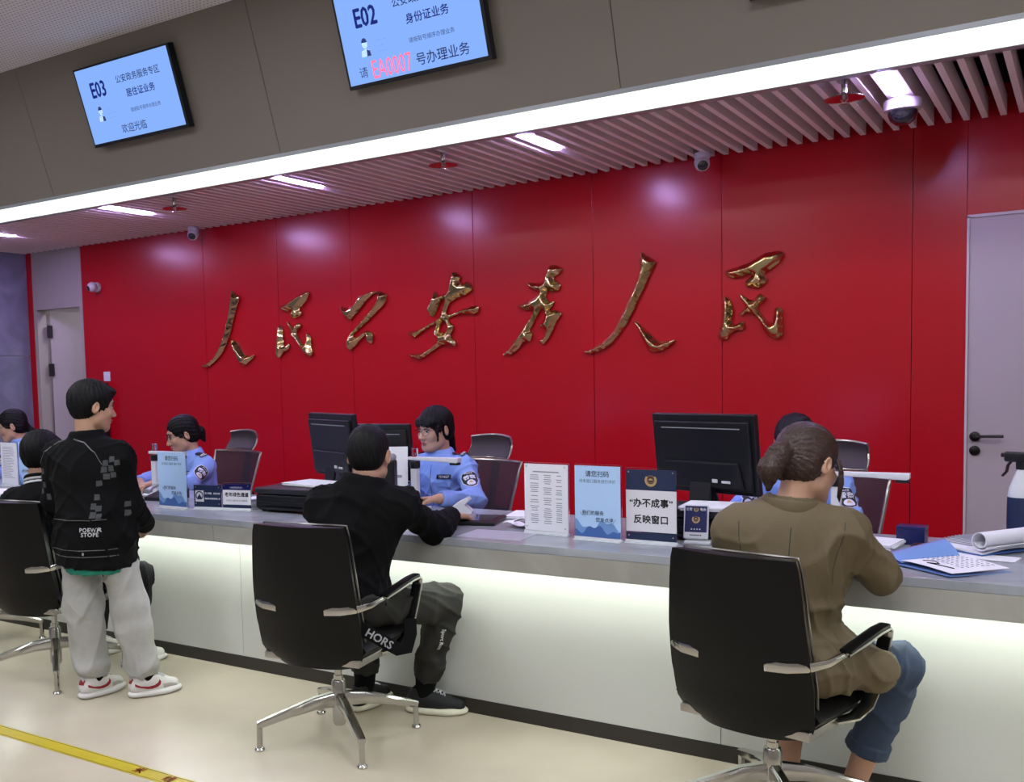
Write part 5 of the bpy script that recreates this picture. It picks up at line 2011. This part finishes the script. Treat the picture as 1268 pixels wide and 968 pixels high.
p = Person('person with cropped black hair in a black hoodie, sitting with his arm on the counter',
           dict(pel=(-2.44, 3.07, 0.57), chest=(-2.415, 3.135, 0.86), neck=(-2.40, 3.165, 1.00), head=(-2.398, 3.20, 1.125),
                shl=(-2.56, 3.11, 0.925), shr=(-2.255, 3.20, 0.925), ell=(-2.60, 3.33, 0.80), elr=(-2.235, 3.43, 0.805), wrl=(-2.60, 3.58, 0.815), wrr=(-2.305, 3.665, 0.83),
                hipl=(-2.53, 3.09, 0.545), hipr=(-2.35, 3.08, 0.545), knl=(-2.60, 3.46, 0.50), knr=(-2.215, 3.455, 0.50), anl=(-2.61, 3.395, 0.10), anr=(-2.352, 3.482, 0.10),
                toel=(0.0, 1, 0), toer=(0.93, 0.36, 0)), (-0.36, 0.92, -0.14), 1.0, base=(-2.44, 3.07, 0))
p.body(hands=dict(r=((-0.02, 1, -0.16), (0, 0, -1), (-1, 0, 0), dict(curl=(15, 25, 20))), l=((0.3, 1, -0.12), (0, 0, -1), (1, 0, 0), dict(curl=(15, 25, 20)))))
J = p.J
hd = p.trunk(0.026) + p.arms((0.060, 0.056, 0.056, 0.046), stop=0.97)
hd += [ell(J['neck'] - p.Fw * 0.055 - p.U * 0.035, (0.105, 0.058, 0.07), np.stack([p.R, p.Fw, p.U], 1), 0.03), ell(J['elr'], (0.068, 0.068, 0.06), None, 0.03)]
hd += [torus(J['neck'] + p.U * 0.018 - p.Fw * 0.010, 0.076, 0.022, np.stack([p.R, p.Fw, p.U], 1), 1.0, 0.95, 0.012), p.neck_cut(0.056)]
for q in 'lr':
    d = J['wr' + q] - J['el' + q]
    hd.append(cuff_cut(J['el' + q] + d * 0.965, d))
hd.append(cut((0, 0, 0.455), (0, 0, -1), (-2.7, 2.8, 0.3), (-2.1, 3.4, 0.5)))
p.wear('hoodie', hd, 'cloth_black', fold=0.007, seed=1)
tr = [ell(J['pel'] + A_([0, 0.0, -0.02]), (0.18, 0.14, 0.12), None, 0.04)] + p.legs((0.090, 0.072, 0.068, 0.060), stop=0.86)
for q in 'lr':
    d = J['an' + q] - J['kn' + q]
    tr.append(cuff_cut(J['kn' + q] + d * 0.87, d))
p.wear('trousers', tr, 'cloth_dark_grey', fold=0.007, seed=2)
Bt = bvh_of('trousers')
me = text_mesh('Sport Run', 0.024, bold=0.0006)
d = nrm(J['anr'] - J['knr'])
decal(me, Bt, J['knr'] + d * 0.16 + A_([0.0, 0, 0]), d, np.cross(d, A_([0.9, -0.45, 0])) * -1, (0.75, -0.66, 0), 'thread_white', p.o, p.base, 'leg_print')
for q in 'lr':
    p.wear('sock', [cap(J['an' + q] + nrm(J['kn' + q] - J['an' + q]) * 0.10, J['an' + q] + A_([0, 0, -0.02]), 0.052, 0.042, 0.01)], 'cloth_black', fold=0.002)
for q in 'lr':
    p.shoe(q, 0.27, 'runner')
p.hair('crop', 'hair_black', 3)
p.face_details()
# strap with lettering hanging at the seat side
a_, b_ = A_((-2.238, 2.895, 0.515)), A_((-2.125, 2.985, 0.425))
d = nrm(b_ - a_)
n_ = nrm(np.cross(np.cross(d, (0.6, -0.8, 0.1)), d))
st = MB()
st.tube([a_ - d * 0.05 - n_ * 0.01, a_, (a_ + b_) / 2 + n_ * 0.003, b_, b_ + d * 0.02 + A_([0.004, 0.02, 0.01]), b_ + A_([0.015, 0.06, 0.05]), b_ + A_([0.0, 0.08, 0.10])], 0, sec=(0.024, 0.003), up=tuple(n_))
so = p.mb('waist_strap', st, 'cloth_black')
me = text_mesh('HORS', 0.043, bold=0.0009)
w2 = np.cross(n_, d)
for v in me.vertices:
    v.co = Vector((a_ + b_) / 2 - p.base + d * v.co.x + w2 * v.co.y + n_ * 0.008)
link('strap_print', me, 'thread_white', so, 0)

# ---------------------------------------------------------------- the woman in the khaki blazer
p = Person('person with a brown ponytail in a khaki blazer, sitting bent over the counter',
           dict(pel=(-0.79, 3.12, 0.57), chest=(-0.77, 3.13, 0.86), neck=(-0.752, 3.15, 1.015), head=(-0.718, 3.215, 1.138),
                shl=(-0.895, 3.08, 0.94), shr=(-0.612, 3.165, 0.94), ell=(-0.945, 3.29, 0.80), elr=(-0.515, 3.275, 0.80), wrl=(-0.86, 3.50, 0.82), wrr=(-0.66, 3.475, 0.825),
                hipl=(-0.86, 3.16, 0.545), hipr=(-0.69, 3.12, 0.545), knl=(-0.80, 3.46, 0.51), knr=(-0.475, 3.37, 0.50), anl=(-0.815, 3.39, 0.11), anr=(-0.60, 3.37, 0.11),
                toel=(0.3, 1, 0), toer=(0.25, 1, 0)), (0.44, 0.84, -0.32), 0.98, roll=R_(4), base=(-0.79, 3.12, 0))
p.body(hands=dict(r=((-0.55, 0.8, -0.1), (0, 0, -1), (-0.8, -0.55, 0), dict(s=0.92, curl=(20, 30, 25))), l=((0.45, 0.9, -0.12), (0, 0, -1), (0.9, -0.4, 0), dict(s=0.92, curl=(15, 25, 20)))))
J = p.J
Fr = np.stack([p.R, p.Fw, p.U], 1)
bz = p.trunk(0.022, w=0.97) + p.arms((0.062, 0.054, 0.056, 0.048), stop=0.97)
bz += [ell(J['shr'] + p.U * 0.018, (0.064, 0.055, 0.045), None, 0.02), ell(J['shl'] + p.U * 0.018, (0.064, 0.055, 0.045), None, 0.02), cap(J['pel'] + p.U * 0.0, J['chest'], 0.160, 0.172, 0.05, (p.Fw, 0.7))]
# flared skirt of the jacket over the seat
bz += [ell(J['hipr'] + A_([0.03, -0.01, 0.0]), (0.115, 0.14, 0.10), None, 0.04), ell(J['hipl'] + A_([-0.02, -0.02, 0.0]), (0.11, 0.13, 0.10), None, 0.04)]
bz += [cap(J['pel'] + A_([0.10, 0.05, 0.02]), (-0.52, 3.20, 0.53), 0.10, 0.075, 0.04, ((0, 0, 1), 0.9)), cap(J['pel'] + A_([-0.06, 0.02, 0.0]), (-0.88, 3.2, 0.54), 0.12, 0.08, 0.04)]
bz += [p.neck_cut(0.054)]
for q in 'lr':
    d = J['wr' + q] - J['el' + q]
    bz.append(cuff_cut(J['el' + q] + d * 0.96, d))
bz.append(cut((0, 0, 0.462), (0, 0, -1), (-1.1, 2.8, 0.3), (-0.35, 3.5, 0.52)))
p.wear('blazer', bz, 'blazer', fold=0.0085, seed=5, h=0.0075)
Bb = bvh_of('blazer')
cl = [torus(J['neck'] + p.U * 0.012 - p.Fw * 0.006, 0.064, 0.0075, Fr, 1.06, 1.0, 0.004, 0.28)]
cl += [torus(J['neck'] + p.U * 0.0 - p.Fw * 0.012, 0.074, 0.0065, Fr, 1.08, 1.0, 0.006, 0.22)]
cl.append(cut(J['neck'] + p.Fw * 0.035, p.Fw, J['neck'] - 0.2, J['neck'] + 0.2, 0.01))
p.wear('collar', cl, 'blazer', h=0.005, fold=0.001, seed=3)
ring = torus(J['neck'] - p.U * 0.024 - p.Fw * 0.014, 0.0835, 0.0022, Fr, 1.09, 1.0, 0.002, 1.0)
p.wear('collar_edge', [ring, cut(J['neck'] + p.Fw * 0.03, p.Fw, J['neck'] - 0.2, J['neck'] + 0.2, 0.004)], 'blazer_dark', h=0.0035)
for s_ in (-1, 1):
    pts = [(0.150 * s_, -0.035), (0.146 * s_, -0.08), (0.135 * s_, -0.13), (0.128 * s_, -0.18), (0.132 * s_, -0.22)]
    pts += [(x + 0.0024, z) for x, z in pts[::-1]]
    decal(grid_poly(pts, 0.015), Bb, J['neck'], p.R, p.U, -p.Fw, 'blazer_dark', p.o, p.base, 'sleeve_seam', 0.0006, 0.25)
# centre back seam
me = grid_poly([(-0.0016, -0.36), (0.0016, -0.36), (0.0016, 0.02), (-0.0016, 0.02)], 0.02)
decal(me, Bb, J['neck'] - p.U * 0.07, p.R, p.U, -p.Fw, 'blazer_dark', p.o, p.base, 'back_seam', 0.0006, 0.2)
tr = [ell(J['pel'] + A_([0.02, 0.02, -0.03]), (0.165, 0.13, 0.10), None, 0.04)] + p.legs((0.086, 0.070, 0.068, 0.062), stop=0.72)
for q in 'lr':
    d = J['an' + q] - J['kn' + q]
    tr.append(cuff_cut(J['kn' + q] + d * 0.74, d))
p.wear('jeans', tr, 'denim', fold=0.006, seed=6)
for q in 'lr':
    d = nrm(J['an' + q] - J['kn' + q])
    e_ = J['kn' + q] + (J['an' + q] - J['kn' + q]) * 0.70
    p.wear('jean_cuff', [cap(e_ - d * 0.03, e_ + d * 0.06, 0.066, 0.066, 0.005), cuff_cut(e_ + d * 0.022, d, 0.12), cuff_cut(e_ - d * 0.022, -d, 0.12)], 'denim', fold=0.002, seed=7, h=0.006)
for q in 'lr':
    p.shoe(q, 0.245, 'dark')
p.hair('ponytail', 'hair_brown', 4)
hs_ = MB()
for k_ in range(4):
    o_ = 0.004 * k_
    hs_.tube([p.g(0.074, 0.04 + o_, 0.03), p.g(0.083, 0.052 + o_, -0.005), p.g(0.083 + o_ * 0.3, 0.058 + o_, -0.045), p.g(0.078, 0.066 + o_, -0.085 - o_)], [0.005, 0.0045, 0.0035, 0.0015], 6)
p.mb('hair_strand', hs_, 'hair_brown', 180)
hb = MB()
hb.tube([p.g(0.03 * math.cos(a), -0.115, 0.012 + 0.03 * math.sin(a)) for a in np.linspace(0, 2 * math.pi, 16, endpoint=False)], 0.006, 8, closed=True)
p.mb('hair_tie', hb, 'hair_black')
p.face_details()

# ---------------------------------------------------------------- the standing boy
p = Person('person, a boy standing in a black patterned jacket and grey sweatpants',
           dict(pel=(-3.775, 2.935, 0.80), chest=(-3.80, 2.93, 1.04), neck=(-3.80, 2.93, 1.195), head=(-3.795, 2.965, 1.335),
                shl=(-3.95, 2.885, 1.10), shr=(-3.665, 2.985, 1.10), ell=(-4.01, 2.90, 0.90), elr=(-3.652, 3.02, 0.885), wrl=(-3.90, 3.08, 0.78), wrr=(-3.71, 3.16, 0.78),
                hipl=(-3.875, 2.91, 0.76), hipr=(-3.70, 2.96, 0.76), knl=(-3.85, 2.905, 0.42), knr=(-3.655, 3.01, 0.42), anl=(-3.812, 2.912, 0.08), anr=(-3.605, 3.035, 0.08),
                toel=(0.02, 1, 0), toer=(0.40, 0.92, 0)), (0.34, 0.93, -0.12), 0.95, base=(-3.74, 2.95, 0))
p.body(hands=dict(r=((-0.5, 0.5, -0.5), (-0.7, -0.7, 0), (0, 0.8, 0.6), dict(s=0.85, curl=(30, 40, 30))), l=((0.6, 0.5, -0.5), (0.7, -0.7, 0), (0, 0.8, 0.6), dict(s=0.85, curl=(30, 40, 30)))))
J = p.J
Fr = np.stack([p.R, p.Fw, p.U], 1)
jk = [cap(J['pel'] + A_([0, 0, -0.19]), J['pel'] + A_([0, 0, 0.05]), 0.180, 0.170, 0.03, (p.Fw, 0.88)), cap(J['pel'] + A_([0, 0, -0.03]), J['chest'], 0.164, 0.172, 0.04, (p.Fw, 0.80)), ell(J['pel'] + A_([0, 0, -0.05]), (0.175, 0.145, 0.11), Fr, 0.04),
      cap(J['chest'], J['neck'] - p.U * 0.07, 0.15, 0.085, 0.05, (p.Fw, 0.75))]
for q in ('shl', 'shr'):
    jk += [cap(J['neck'] - p.U * 0.065, J[q], 0.075, 0.07, 0.04), cap(J['chest'], J[q], 0.12, 0.065, 0.04, (p.Fw, 0.75))]
jk += p.arms((0.072, 0.066, 0.066, 0.05), stop=1.0)
jk += [torus(J['neck'] + p.U * 0.012, 0.066, 0.016, Fr, 1.0, 0.95, 0.012), p.neck_cut(0.055)]
jk.append(cut((0, 0, 0.618 - 0.226), (-0.06, 0, -1), (-4.1, 2.7, 0.35), (-3.4, 3.2, 0.70), 0.004))
p.wear('jacket', jk, 'cloth_black', fold=0.007, seed=11, h=0.007)
Bj = bvh_of('jacket')
bk = -p.Fw
me = text_mesh('POEWR\nSTOPE', 0.0255, bold=0.0007, spacing=1.1, line=0.82)
decal(me, Bj, (-3.690, 2.88, 0.785), p.R, (0, 0, 1), bk, 'thread_white', p.o, p.base, 'back_print', 0.0025)
me = grid_poly([(-0.17, -0.0015), (0.17, -0.0015), (0.17, 0.0015), (-0.17, 0.0015)], 0.02)
decal(me, Bj, (-3.775, 2.8, 0.84), p.R, (0, 0, 1), bk, 'piping', p.o, p.base, 'seam', 0.001, 0.3)
for z, c_ in ((0.705, 'piping'), (0.675, 'piping')):
    me = grid_poly([(-0.19, -0.0015), (0.19, -0.0015), (0.19, 0.0015), (-0.19, 0.0015)], 0.02)
    decal(me, Bj, (-3.765, 2.8, z), p.R, (0, 0, 1), bk, c_, p.o, p.base, 'hem_band', 0.001, 0.3)
# raglan piping from collar over both shoulders
for s_ in (-1, 1):
    pts = [(0.03 * s_, 1.20), (0.085 * s_, 1.185), (0.14 * s_, 1.14), (0.172 * s_, 1.085)]
    pts += [(x - 0.0 * s_, z - 0.004) for x, z in pts[::-1]]
    me = grid_poly([(x, z - 1.1) for x, z in pts], 0.02)
    decal(me, Bj, (-3.805, 2.8, 1.1), p.R, (0, 0, 1), bk, 'piping', p.o, p.base, 'piping', 0.0015, 0.4)
# checked patches down the sleeves and the back edge
rr = random.Random(6)


def patch(x, z, w_, h_):
    me = grid_poly([(x - w_, z - h_), (x + w_, z - h_ * rr.uniform(0.7, 1.1)), (x + w_ * rr.uniform(0.8, 1.1), z + h_), (x - w_ * rr.uniform(0.8, 1.1), z + h_ * rr.uniform(0.8, 1.2))], 0.014)
    return me


for nm_, spots in (('sleeve_pattern', ((0.155, 1.09), (0.182, 1.105), (0.15, 1.06), (0.178, 1.065), (0.205, 1.09), (0.16, 1.03), (0.185, 1.035), (0.135, 1.0), (0.118, 0.90), (0.138, 0.89), (0.12, 0.862), (0.143, 0.855), (0.13, 0.94), (0.225, 0.90), (0.225, 0.86))),
                   ('sleeve_pattern', ((-0.165, 1.05), (-0.185, 1.02), (-0.17, 0.985), (-0.19, 0.955), (-0.15, 0.93), (-0.205, 0.985)))):
    mjoin = bmesh.new()
    for x, z in spots:
        mjoin.from_mesh(patch(x + (0.025 if x > 0 else 0), z - 1.0, 0.011, 0.013))
    me = bpy.data.meshes.new('pattern')
    mjoin.to_mesh(me)
    mjoin.free()
    decal(me, Bj, (-3.80, 2.8, 1.0), p.R, (0, 0, 1), bk, 'pattern_grey', p.o, p.base, nm_, 0.0014, 0.4)
sn = MB()
sn.lathe([(0.007, 0.0), (0.006, 0.003)], 12)
hit = Bj.ray_cast(Vector((-3.685, 2.6, 0.690)), Vector((-0.05, 1, 0)))[0]
if hit:
    bmesh.ops.transform(sn.bm, verts=sn.bm.verts[:], matrix=T(hit) @ RX)
    p.mb('snap', sn, 'brushed')
ts = [ell(J['pel'] + A_([0, 0, -0.06]), (0.14, 0.11, 0.10), Fr, 0.03), cap(J['pel'], J['pel'] + A_([0.015, -0.003, -0.20]), 0.14, 0.152, 0.03, (p.Fw, 0.88)), cut((0, 0, 0.588), (0.0, 0, -1), (-4.1, 2.7, 0.35), (-3.4, 3.2, 0.66), 0.004), cut((0, 0, 0.66), (0, 0, 1), (-4.1, 2.7, 0.64), (-3.4, 3.2, 1.2), 0.004)]
p.wear('shirt_hem', ts, 'teal', fold=0.003, seed=12)
sp = [ell(J['pel'] + A_([0, 0, -0.06]), (0.138, 0.112, 0.12), Fr, 0.03)] + p.legs((0.076, 0.088, 0.086, 0.074), stop=0.84)
for q in 'lr':
    sp += [ell(J['an' + q] + A_([0, -0.0, 0.065]), (0.074, 0.074, 0.045), None, 0.02)]
sp.append(cut((0, 0, 0.095), (0, 0, -1), (-4.2, 2.6, 0), (-3.3, 3.4, 0.14), 0.006))
p.wear('sweatpants', sp, 'sweat_grey', fold=0.007, seed=13, sc=0.6)
for q in 'lr':
    p.wear('sock', [cap(J['an' + q] + A_([0, 0, 0.08]), J['an' + q] + A_([0, 0, -0.02]), 0.048, 0.04, 0.01)], 'cloth_black', fold=0.002)
for q in 'lr':
    p.shoe(q, 0.245, 'court')
p.hair('short', 'hair_black', 14)
p.face_details()

# ---------------------------------------------------------------- the seated child behind the boy
p = Person('person, a child in a black jacket with white collar stripes, sitting behind the standing boy',
           dict(pel=(-4.28, 3.00, 0.56), chest=(-4.33, 3.04, 0.80), neck=(-4.36, 3.065, 0.945), head=(-4.375, 3.10, 1.085),
                shl=(-4.50, 3.02, 0.85), shr=(-4.22, 3.10, 0.85), ell=(-4.58, 3.2, 0.74), elr=(-4.12, 3.28, 0.75), wrl=(-4.45, 3.42, 0.80), wrr=(-4.2, 3.48, 0.80),
                hipl=(-4.36, 3.04, 0.54), hipr=(-4.20, 3.04, 0.54), knl=(-4.33, 3.40, 0.47), knr=(-3.985, 3.36, 0.47), anl=(-4.36, 3.36, 0.085), anr=(-4.06, 3.37, 0.085),
                toel=(0.1, 1, 0), toer=(0.35, 0.93, 0)), (-0.25, 0.95, -0.1), 0.97, base=(-4.28, 3.0, 0))
p.body(hands=dict(r=((-0.2, 1, -0.1), (0, 0, -1), (-1, 0, 0), dict(s=0.85)), l=((0.2, 1, -0.1), (0, 0, -1), (1, 0, 0), dict(s=0.85))), w=0.9)
J = p.J
Fr = np.stack([p.R, p.Fw, p.U], 1)
jk = p.trunk(0.022, w=0.93) + p.arms((0.062, 0.054, 0.052, 0.042), stop=0.96) + [p.neck_cut(0.056)]
for q in 'lr':
    d = J['wr' + q] - J['el' + q]
    jk.append(cuff_cut(J['el' + q] + d * 0.96, d))
jk.append(cut((0, 0, 0.455), (0, 0, -1), (-4.6, 2.7, 0.3), (-3.9, 3.3, 0.5)))
p.wear('jacket', jk, 'cloth_black', fold=0.006, seed=21)
for k_, (dz, m_, r_) in enumerate(((0.0, 'cloth_black', 0.011), (0.011, 'thread_white', 0.006), (0.021, 'cloth_black', 0.007), (0.030, 'thread_white', 0.005), (0.040, 'cloth_black', 0.009))):
    p.wear('collar' if m_ == 'cloth_black' else 'collar_stripe', [torus(J['neck'] + p.U * (dz - 0.004), 0.070 if m_ == 'thread_white' else 0.0655, r_, Fr, 1.03, 0.98, 0.004)], m_, h=0.005, fold=0)
tr = [ell(J['pel'] + A_([0, 0.0, -0.02]), (0.16, 0.13, 0.10), None, 0.04)] + p.legs((0.080, 0.066, 0.062, 0.054), stop=0.84)
for q in 'lr':
    d = J['an' + q] - J['kn' + q]
    tr.append(cuff_cut(J['kn' + q] + d * 0.86, d))
p.wear('trousers', tr, 'cloth_black_trouser', fold=0.006, seed=22)
for q in 'lr':
    p.shoe(q, 0.235, 'white')
p.hair('kid', 'hair_black', 23)
p.face_details()


# ---------------------------------------------------------------- officers behind the counter
def arm_badge(p, B, q, vis):
    J = p.J
    c = J['sh' + q] * 0.42 + J['el' + q] * 0.58
    ax = nrm(J['sh' + q] - J['el' + q])
    n = nrm(A_(vis) - ax * (A_(vis) @ ax))
    u = np.cross(ax, n)
    K = 1.22

    def outline(s):
        s = s * K
        return [(-0.036 * s, 0.03 * s), (-0.03 * s, 0.045 * s), (0, 0.052 * s), (0.03 * s, 0.045 * s), (0.036 * s, 0.03 * s), (0.034 * s, -0.012 * s), (0.022 * s, -0.038 * s), (0, -0.052 * s), (-0.022 * s, -0.038 * s), (-0.034 * s, -0.012 * s)]
    decal(grid_poly(outline(1.0)), B, c, u, ax, n, 'badge_white', p.o, p.base, 'arm_badge', 0.0015)
    decal(grid_poly(outline(0.93)), B, c, u, ax, n, 'police_navy', p.o, p.base, 'arm_badge', 0.0025)
    decal(text_mesh('警察', 0.027 * K, bold=0.001), B, c + ax * 0.012 * K, u, ax, n, 'badge_white', p.o, p.base, 'badge_writing', 0.0034)
    decal(text_mesh('POLICE', 0.010 * K, bold=0.0003), B, c + ax * 0.037 * K, u, ax, n, 'badge_white', p.o, p.base, 'badge_writing', 0.0034)
    decal(grid_poly([(0.019 * K * math.cos(a), (-0.022 + 0.017 * math.sin(a)) * K) for a in np.linspace(0, 2 * math.pi, 14, endpoint=False)]), B, c, u, ax, n, 'badge_white', p.o, p.base, 'badge_figure', 0.0034)
    decal(grid_poly([(-0.012, -0.03), (0.012, -0.03), (0.007, -0.018), (0, -0.012), (-0.007, -0.018)]), B, c, u, ax, n, 'emblem_gold', p.o, p.base, 'badge_figure', 0.0042)


def officer(label, J, face, hair, seed, hands, roll=0.0, tag_txt='FJ30827', vis=(0.6, -0.8, 0.1), base=None, look=0.0):
    p = Person(label, J, face, 0.99, roll, base=base)
    p.body(hands=hands, w=0.93, fine=0.0038)
    J = p.J
    Fr = np.stack([p.R, p.Fw, p.U], 1)
    sh = p.trunk(0.018, w=0.92) + p.arms((0.056, 0.050, 0.050, 0.040), stop=0.96) + [p.neck_cut(0.053)]
    for q in 'lr':
        d = J['wr' + q] - J['el' + q]
        sh.append(cuff_cut(J['el' + q] + d * 0.955, d))
    sh.append(cut((0, 0, 0.50), (0, 0, -1), A_([-0.5, -0.5, 0.3]) + A_([J['pel'][0], J['pel'][1], 0]), A_([0.5, 0.5, 0.55]) + A_([J['pel'][0], J['pel'][1], 0])))
    p.wear('shirt', sh, 'police_blue', fold=0.0065, seed=seed, h=0.0075)
    B = bvh_of('shirt')
    cl = [torus(J['neck'] + p.U * 0.016 - p.Fw * 0.004, 0.061, 0.011, Fr, 1.05, 1.0, 0.006), torus(J['neck'] - p.U * 0.006, 0.071, 0.010, Fr, 1.08, 1.02, 0.012),
          cap(J['neck'] + p.Fw * 0.055 + p.R * 0.02, J['neck'] + p.Fw * 0.085 + p.R * 0.055 - p.U * 0.055, 0.012, 0.007, 0.012), cap(J['neck'] + p.Fw * 0.055 - p.R * 0.02, J['neck'] + p.Fw * 0.085 - p.R * 0.055 - p.U * 0.055, 0.012, 0.007, 0.012)]
    p.wear('collar', cl, 'police_blue', fold=0.0, h=0.005)
    for q, s_ in (('l', -1), ('r', 1)):
        o_ = J['sh' + q]
        inn = J['neck'] + p.R * s_ * 0.075 - p.U * 0.04
        u = nrm(o_ + p.U * 0.03 - inn)
        me = grid_poly([(0.0, -0.014), (0.012, -0.02), (0.105, -0.027), (0.105, 0.027), (0.012, 0.02), (0.0, 0.014)], 0.012)
        n = nrm(p.U + p.R * s_ * 0.35)
        w_ = np.cross(n, u)
        decal(me, B, inn, u, w_, n, 'police_navy', p.o, p.base, 'epaulette', 0.007, 0.15)
        for x in (0.078, 0.09):
            decal(grid_poly([(x, -0.022), (x + 0.007, -0.022), (x + 0.007, 0.022), (x, 0.022)], 0.012), B, inn, u, w_, n, 'badge_white', p.o, p.base, 'rank_bar', 0.0085, 0.15)
    ch = J['chest'] + p.U * 0.01
    F2 = nrm(p.Fw)
    U2 = p.U
    xl = -1  # wearer's left
    for s_ in (-1, 1):
        decal(grid_poly([(-0.05, 0.0), (0.05, 0.0), (0.05, -0.022), (0.0, -0.036), (-0.05, -0.022)], 0.012), B, ch + p.R * s_ * 0.085 + U2 * 0.015, p.R, U2, F2, 'police_blue', p.o, p.base, 'pocket_flap', 0.005, 0.2)
        me = MB()
        me.ball((0, 0, 0), 0.005, 8)
    decal(grid_poly([(-0.042, -0.012), (0.042, -0.012), (0.042, 0.012), (-0.042, 0.012)], 0.012), B, ch + p.R * xl * 0.085 + U2 * 0.040, p.R, U2, F2, 'police_navy', p.o, p.base, 'name_tag', 0.007, 0.2)
    decal(text_mesh(tag_txt, 0.0185, bold=0.0005), B, ch + p.R * xl * 0.085 + U2 * 0.040, -p.R * -1 if False else p.R * -1, U2, F2, 'badge_white', p.o, p.base, 'tag_writing', 0.0085, 0.2)
    decal(grid_poly([(-0.0015, -0.24), (0.0015, -0.24), (0.0015, 0.10), (-0.0015, 0.10)], 0.02), B, ch, p.R, U2, F2, 'police_navy', p.o, p.base, 'placket', 0.001, 0.2)
    for q in 'lr':
        arm_badge(p, B, q, vis)
    tr = [ell(J['pel'] + A_([0, 0, -0.03]), (0.16, 0.13, 0.11), Fr if False else None, 0.04)] + p.legs((0.084, 0.068, 0.066, 0.056), stop=0.92)
    p.wear('trousers', tr, 'police_navy', fold=0.005, seed=seed + 1, h=0.011)
    for q in 'lr':
        p.shoe(q, 0.25, 'dark')
    p.hair(hair, 'hair_black', seed)
    p.face_details(True, look)
    return p


def legs_for(cx, cy, f):
    f = nrm([f[0], f[1], 0])
    r = A_([f[1], -f[0], 0])
    c = A_([cx, cy, 0])
    out = {}
    for q, s_ in (('l', -1), ('r', 1)):
        out['hip' + q] = c + r * s_ * 0.085 + A_([0, 0, 0.55])
        out['kn' + q] = c + r * s_ * 0.11 + f * 0.36 + A_([0, 0, 0.50])
        out['an' + q] = c + r * s_ * 0.11 + f * 0.30 + A_([0, 0, 0.09])
        out['toe' + q] = f
    return out


DN = (0, 0, -1)
# facing officer with a fringe
officer('person in a light blue police shirt with fringe and glasses, facing the hoodie man',
        dict(pel=(-2.94, 4.62, 0.58), chest=(-2.94, 4.585, 0.86), neck=(-2.945, 4.575, 1.01), head=(-2.955, 4.545, 1.145), shl=(-2.775, 4.55, 0.935), shr=(-3.11, 4.565, 0.935),
             ell=(-2.62, 4.40, 0.80), elr=(-3.17, 4.38, 0.80), wrl=(-2.70, 4.175, 0.825), wrr=(-3.0, 4.16, 0.825), **legs_for(-2.94, 4.62, (0, -1))),
        (-0.26, -0.95, -0.10), 'fringe', 31, dict(l=((-1, -0.25, -0.05), DN, (-0.25, -1, 0), dict(s=0.92, curl=(12, 22, 18))), r=((0.75, -0.5, -0.05), DN, (0.5, -0.75, 0), dict(s=0.92))),
        vis=(0.62, -0.75, 0.1), base=(-2.94, 4.62, 0))
# officer looking down, hair in a bun
officer('person in a light blue police shirt, hair in a bun, behind the blue sign',
        dict(pel=(-4.87, 4.66, 0.56), chest=(-4.88, 4.62, 0.82), neck=(-4.895, 4.585, 0.965), head=(-4.925, 4.545, 1.090), shl=(-4.735, 4.55, 0.89), shr=(-5.05, 4.66, 0.89),
             ell=(-4.68, 4.36, 0.80), elr=(-5.14, 4.42, 0.80), wrl=(-4.74, 4.14, 0.825), wrr=(-4.90, 4.15, 0.825), **legs_for(-4.87, 4.66, (-0.2, -1))),
        (-0.50, -0.82, -0.26), 'bun', 33, dict(l=((-0.3, -1, -0.05), DN, (-1, 0.3, 0), dict(s=0.92)), r=((0.75, -0.6, -0.05), DN, (0.6, -0.75, 0), dict(s=0.92))),
        vis=(0.85, -0.5, 0.1), base=(-4.87, 4.66, 0))
# officer mostly hidden behind the woman
officer('person in a police shirt mostly hidden behind the woman in the blazer',
        dict(pel=(-1.05, 4.60, 0.57), chest=(-1.05, 4.56, 0.83), neck=(-1.05, 4.54, 0.98), head=(-1.055, 4.50, 1.105), shl=(-0.895, 4.515, 0.92), shr=(-1.215, 4.53, 0.91),
             ell=(-0.80, 4.37, 0.80), elr=(-1.28, 4.36, 0.80), wrl=(-0.92, 4.15, 0.825), wrr=(-1.16, 4.15, 0.825), **legs_for(-1.05, 4.60, (0, -1))),
        (0.05, -0.94, -0.3), 'low', 35, dict(l=((-0.7, -0.7, -0.05), DN, (-0.7, 0.7, 0), dict(s=0.92)), r=((0.6, -0.8, -0.05), DN, (0.8, 0.6, 0), dict(s=0.92))),
        vis=(0.55, -0.8, 0.1), base=(-1.05, 4.6, 0))
# officer at the photo edge
officer('person in a police shirt at the photo edge, beyond the seated child',
        dict(pel=(-6.72, 4.66, 0.58), chest=(-6.73, 4.62, 0.86), neck=(-6.74, 4.59, 1.01), head=(-6.775, 4.55, 1.13), shl=(-6.57, 4.57, 0.93), shr=(-6.89, 4.64, 0.93),
             ell=(-6.52, 4.38, 0.80), elr=(-6.97, 4.42, 0.80), wrl=(-6.60, 4.16, 0.825), wrr=(-6.82, 4.16, 0.825), **legs_for(-6.72, 4.66, (-0.1, -1))),
        (-0.62, -0.74, -0.2), 'low', 37, dict(l=((-0.4, -1, -0.05), DN, (-1, 0.4, 0), dict(s=0.92)), r=((0.4, -1, -0.05), DN, (1, 0.4, 0), dict(s=0.92))),
        vis=(0.85, -0.5, 0.1), base=(-6.72, 4.66, 0))
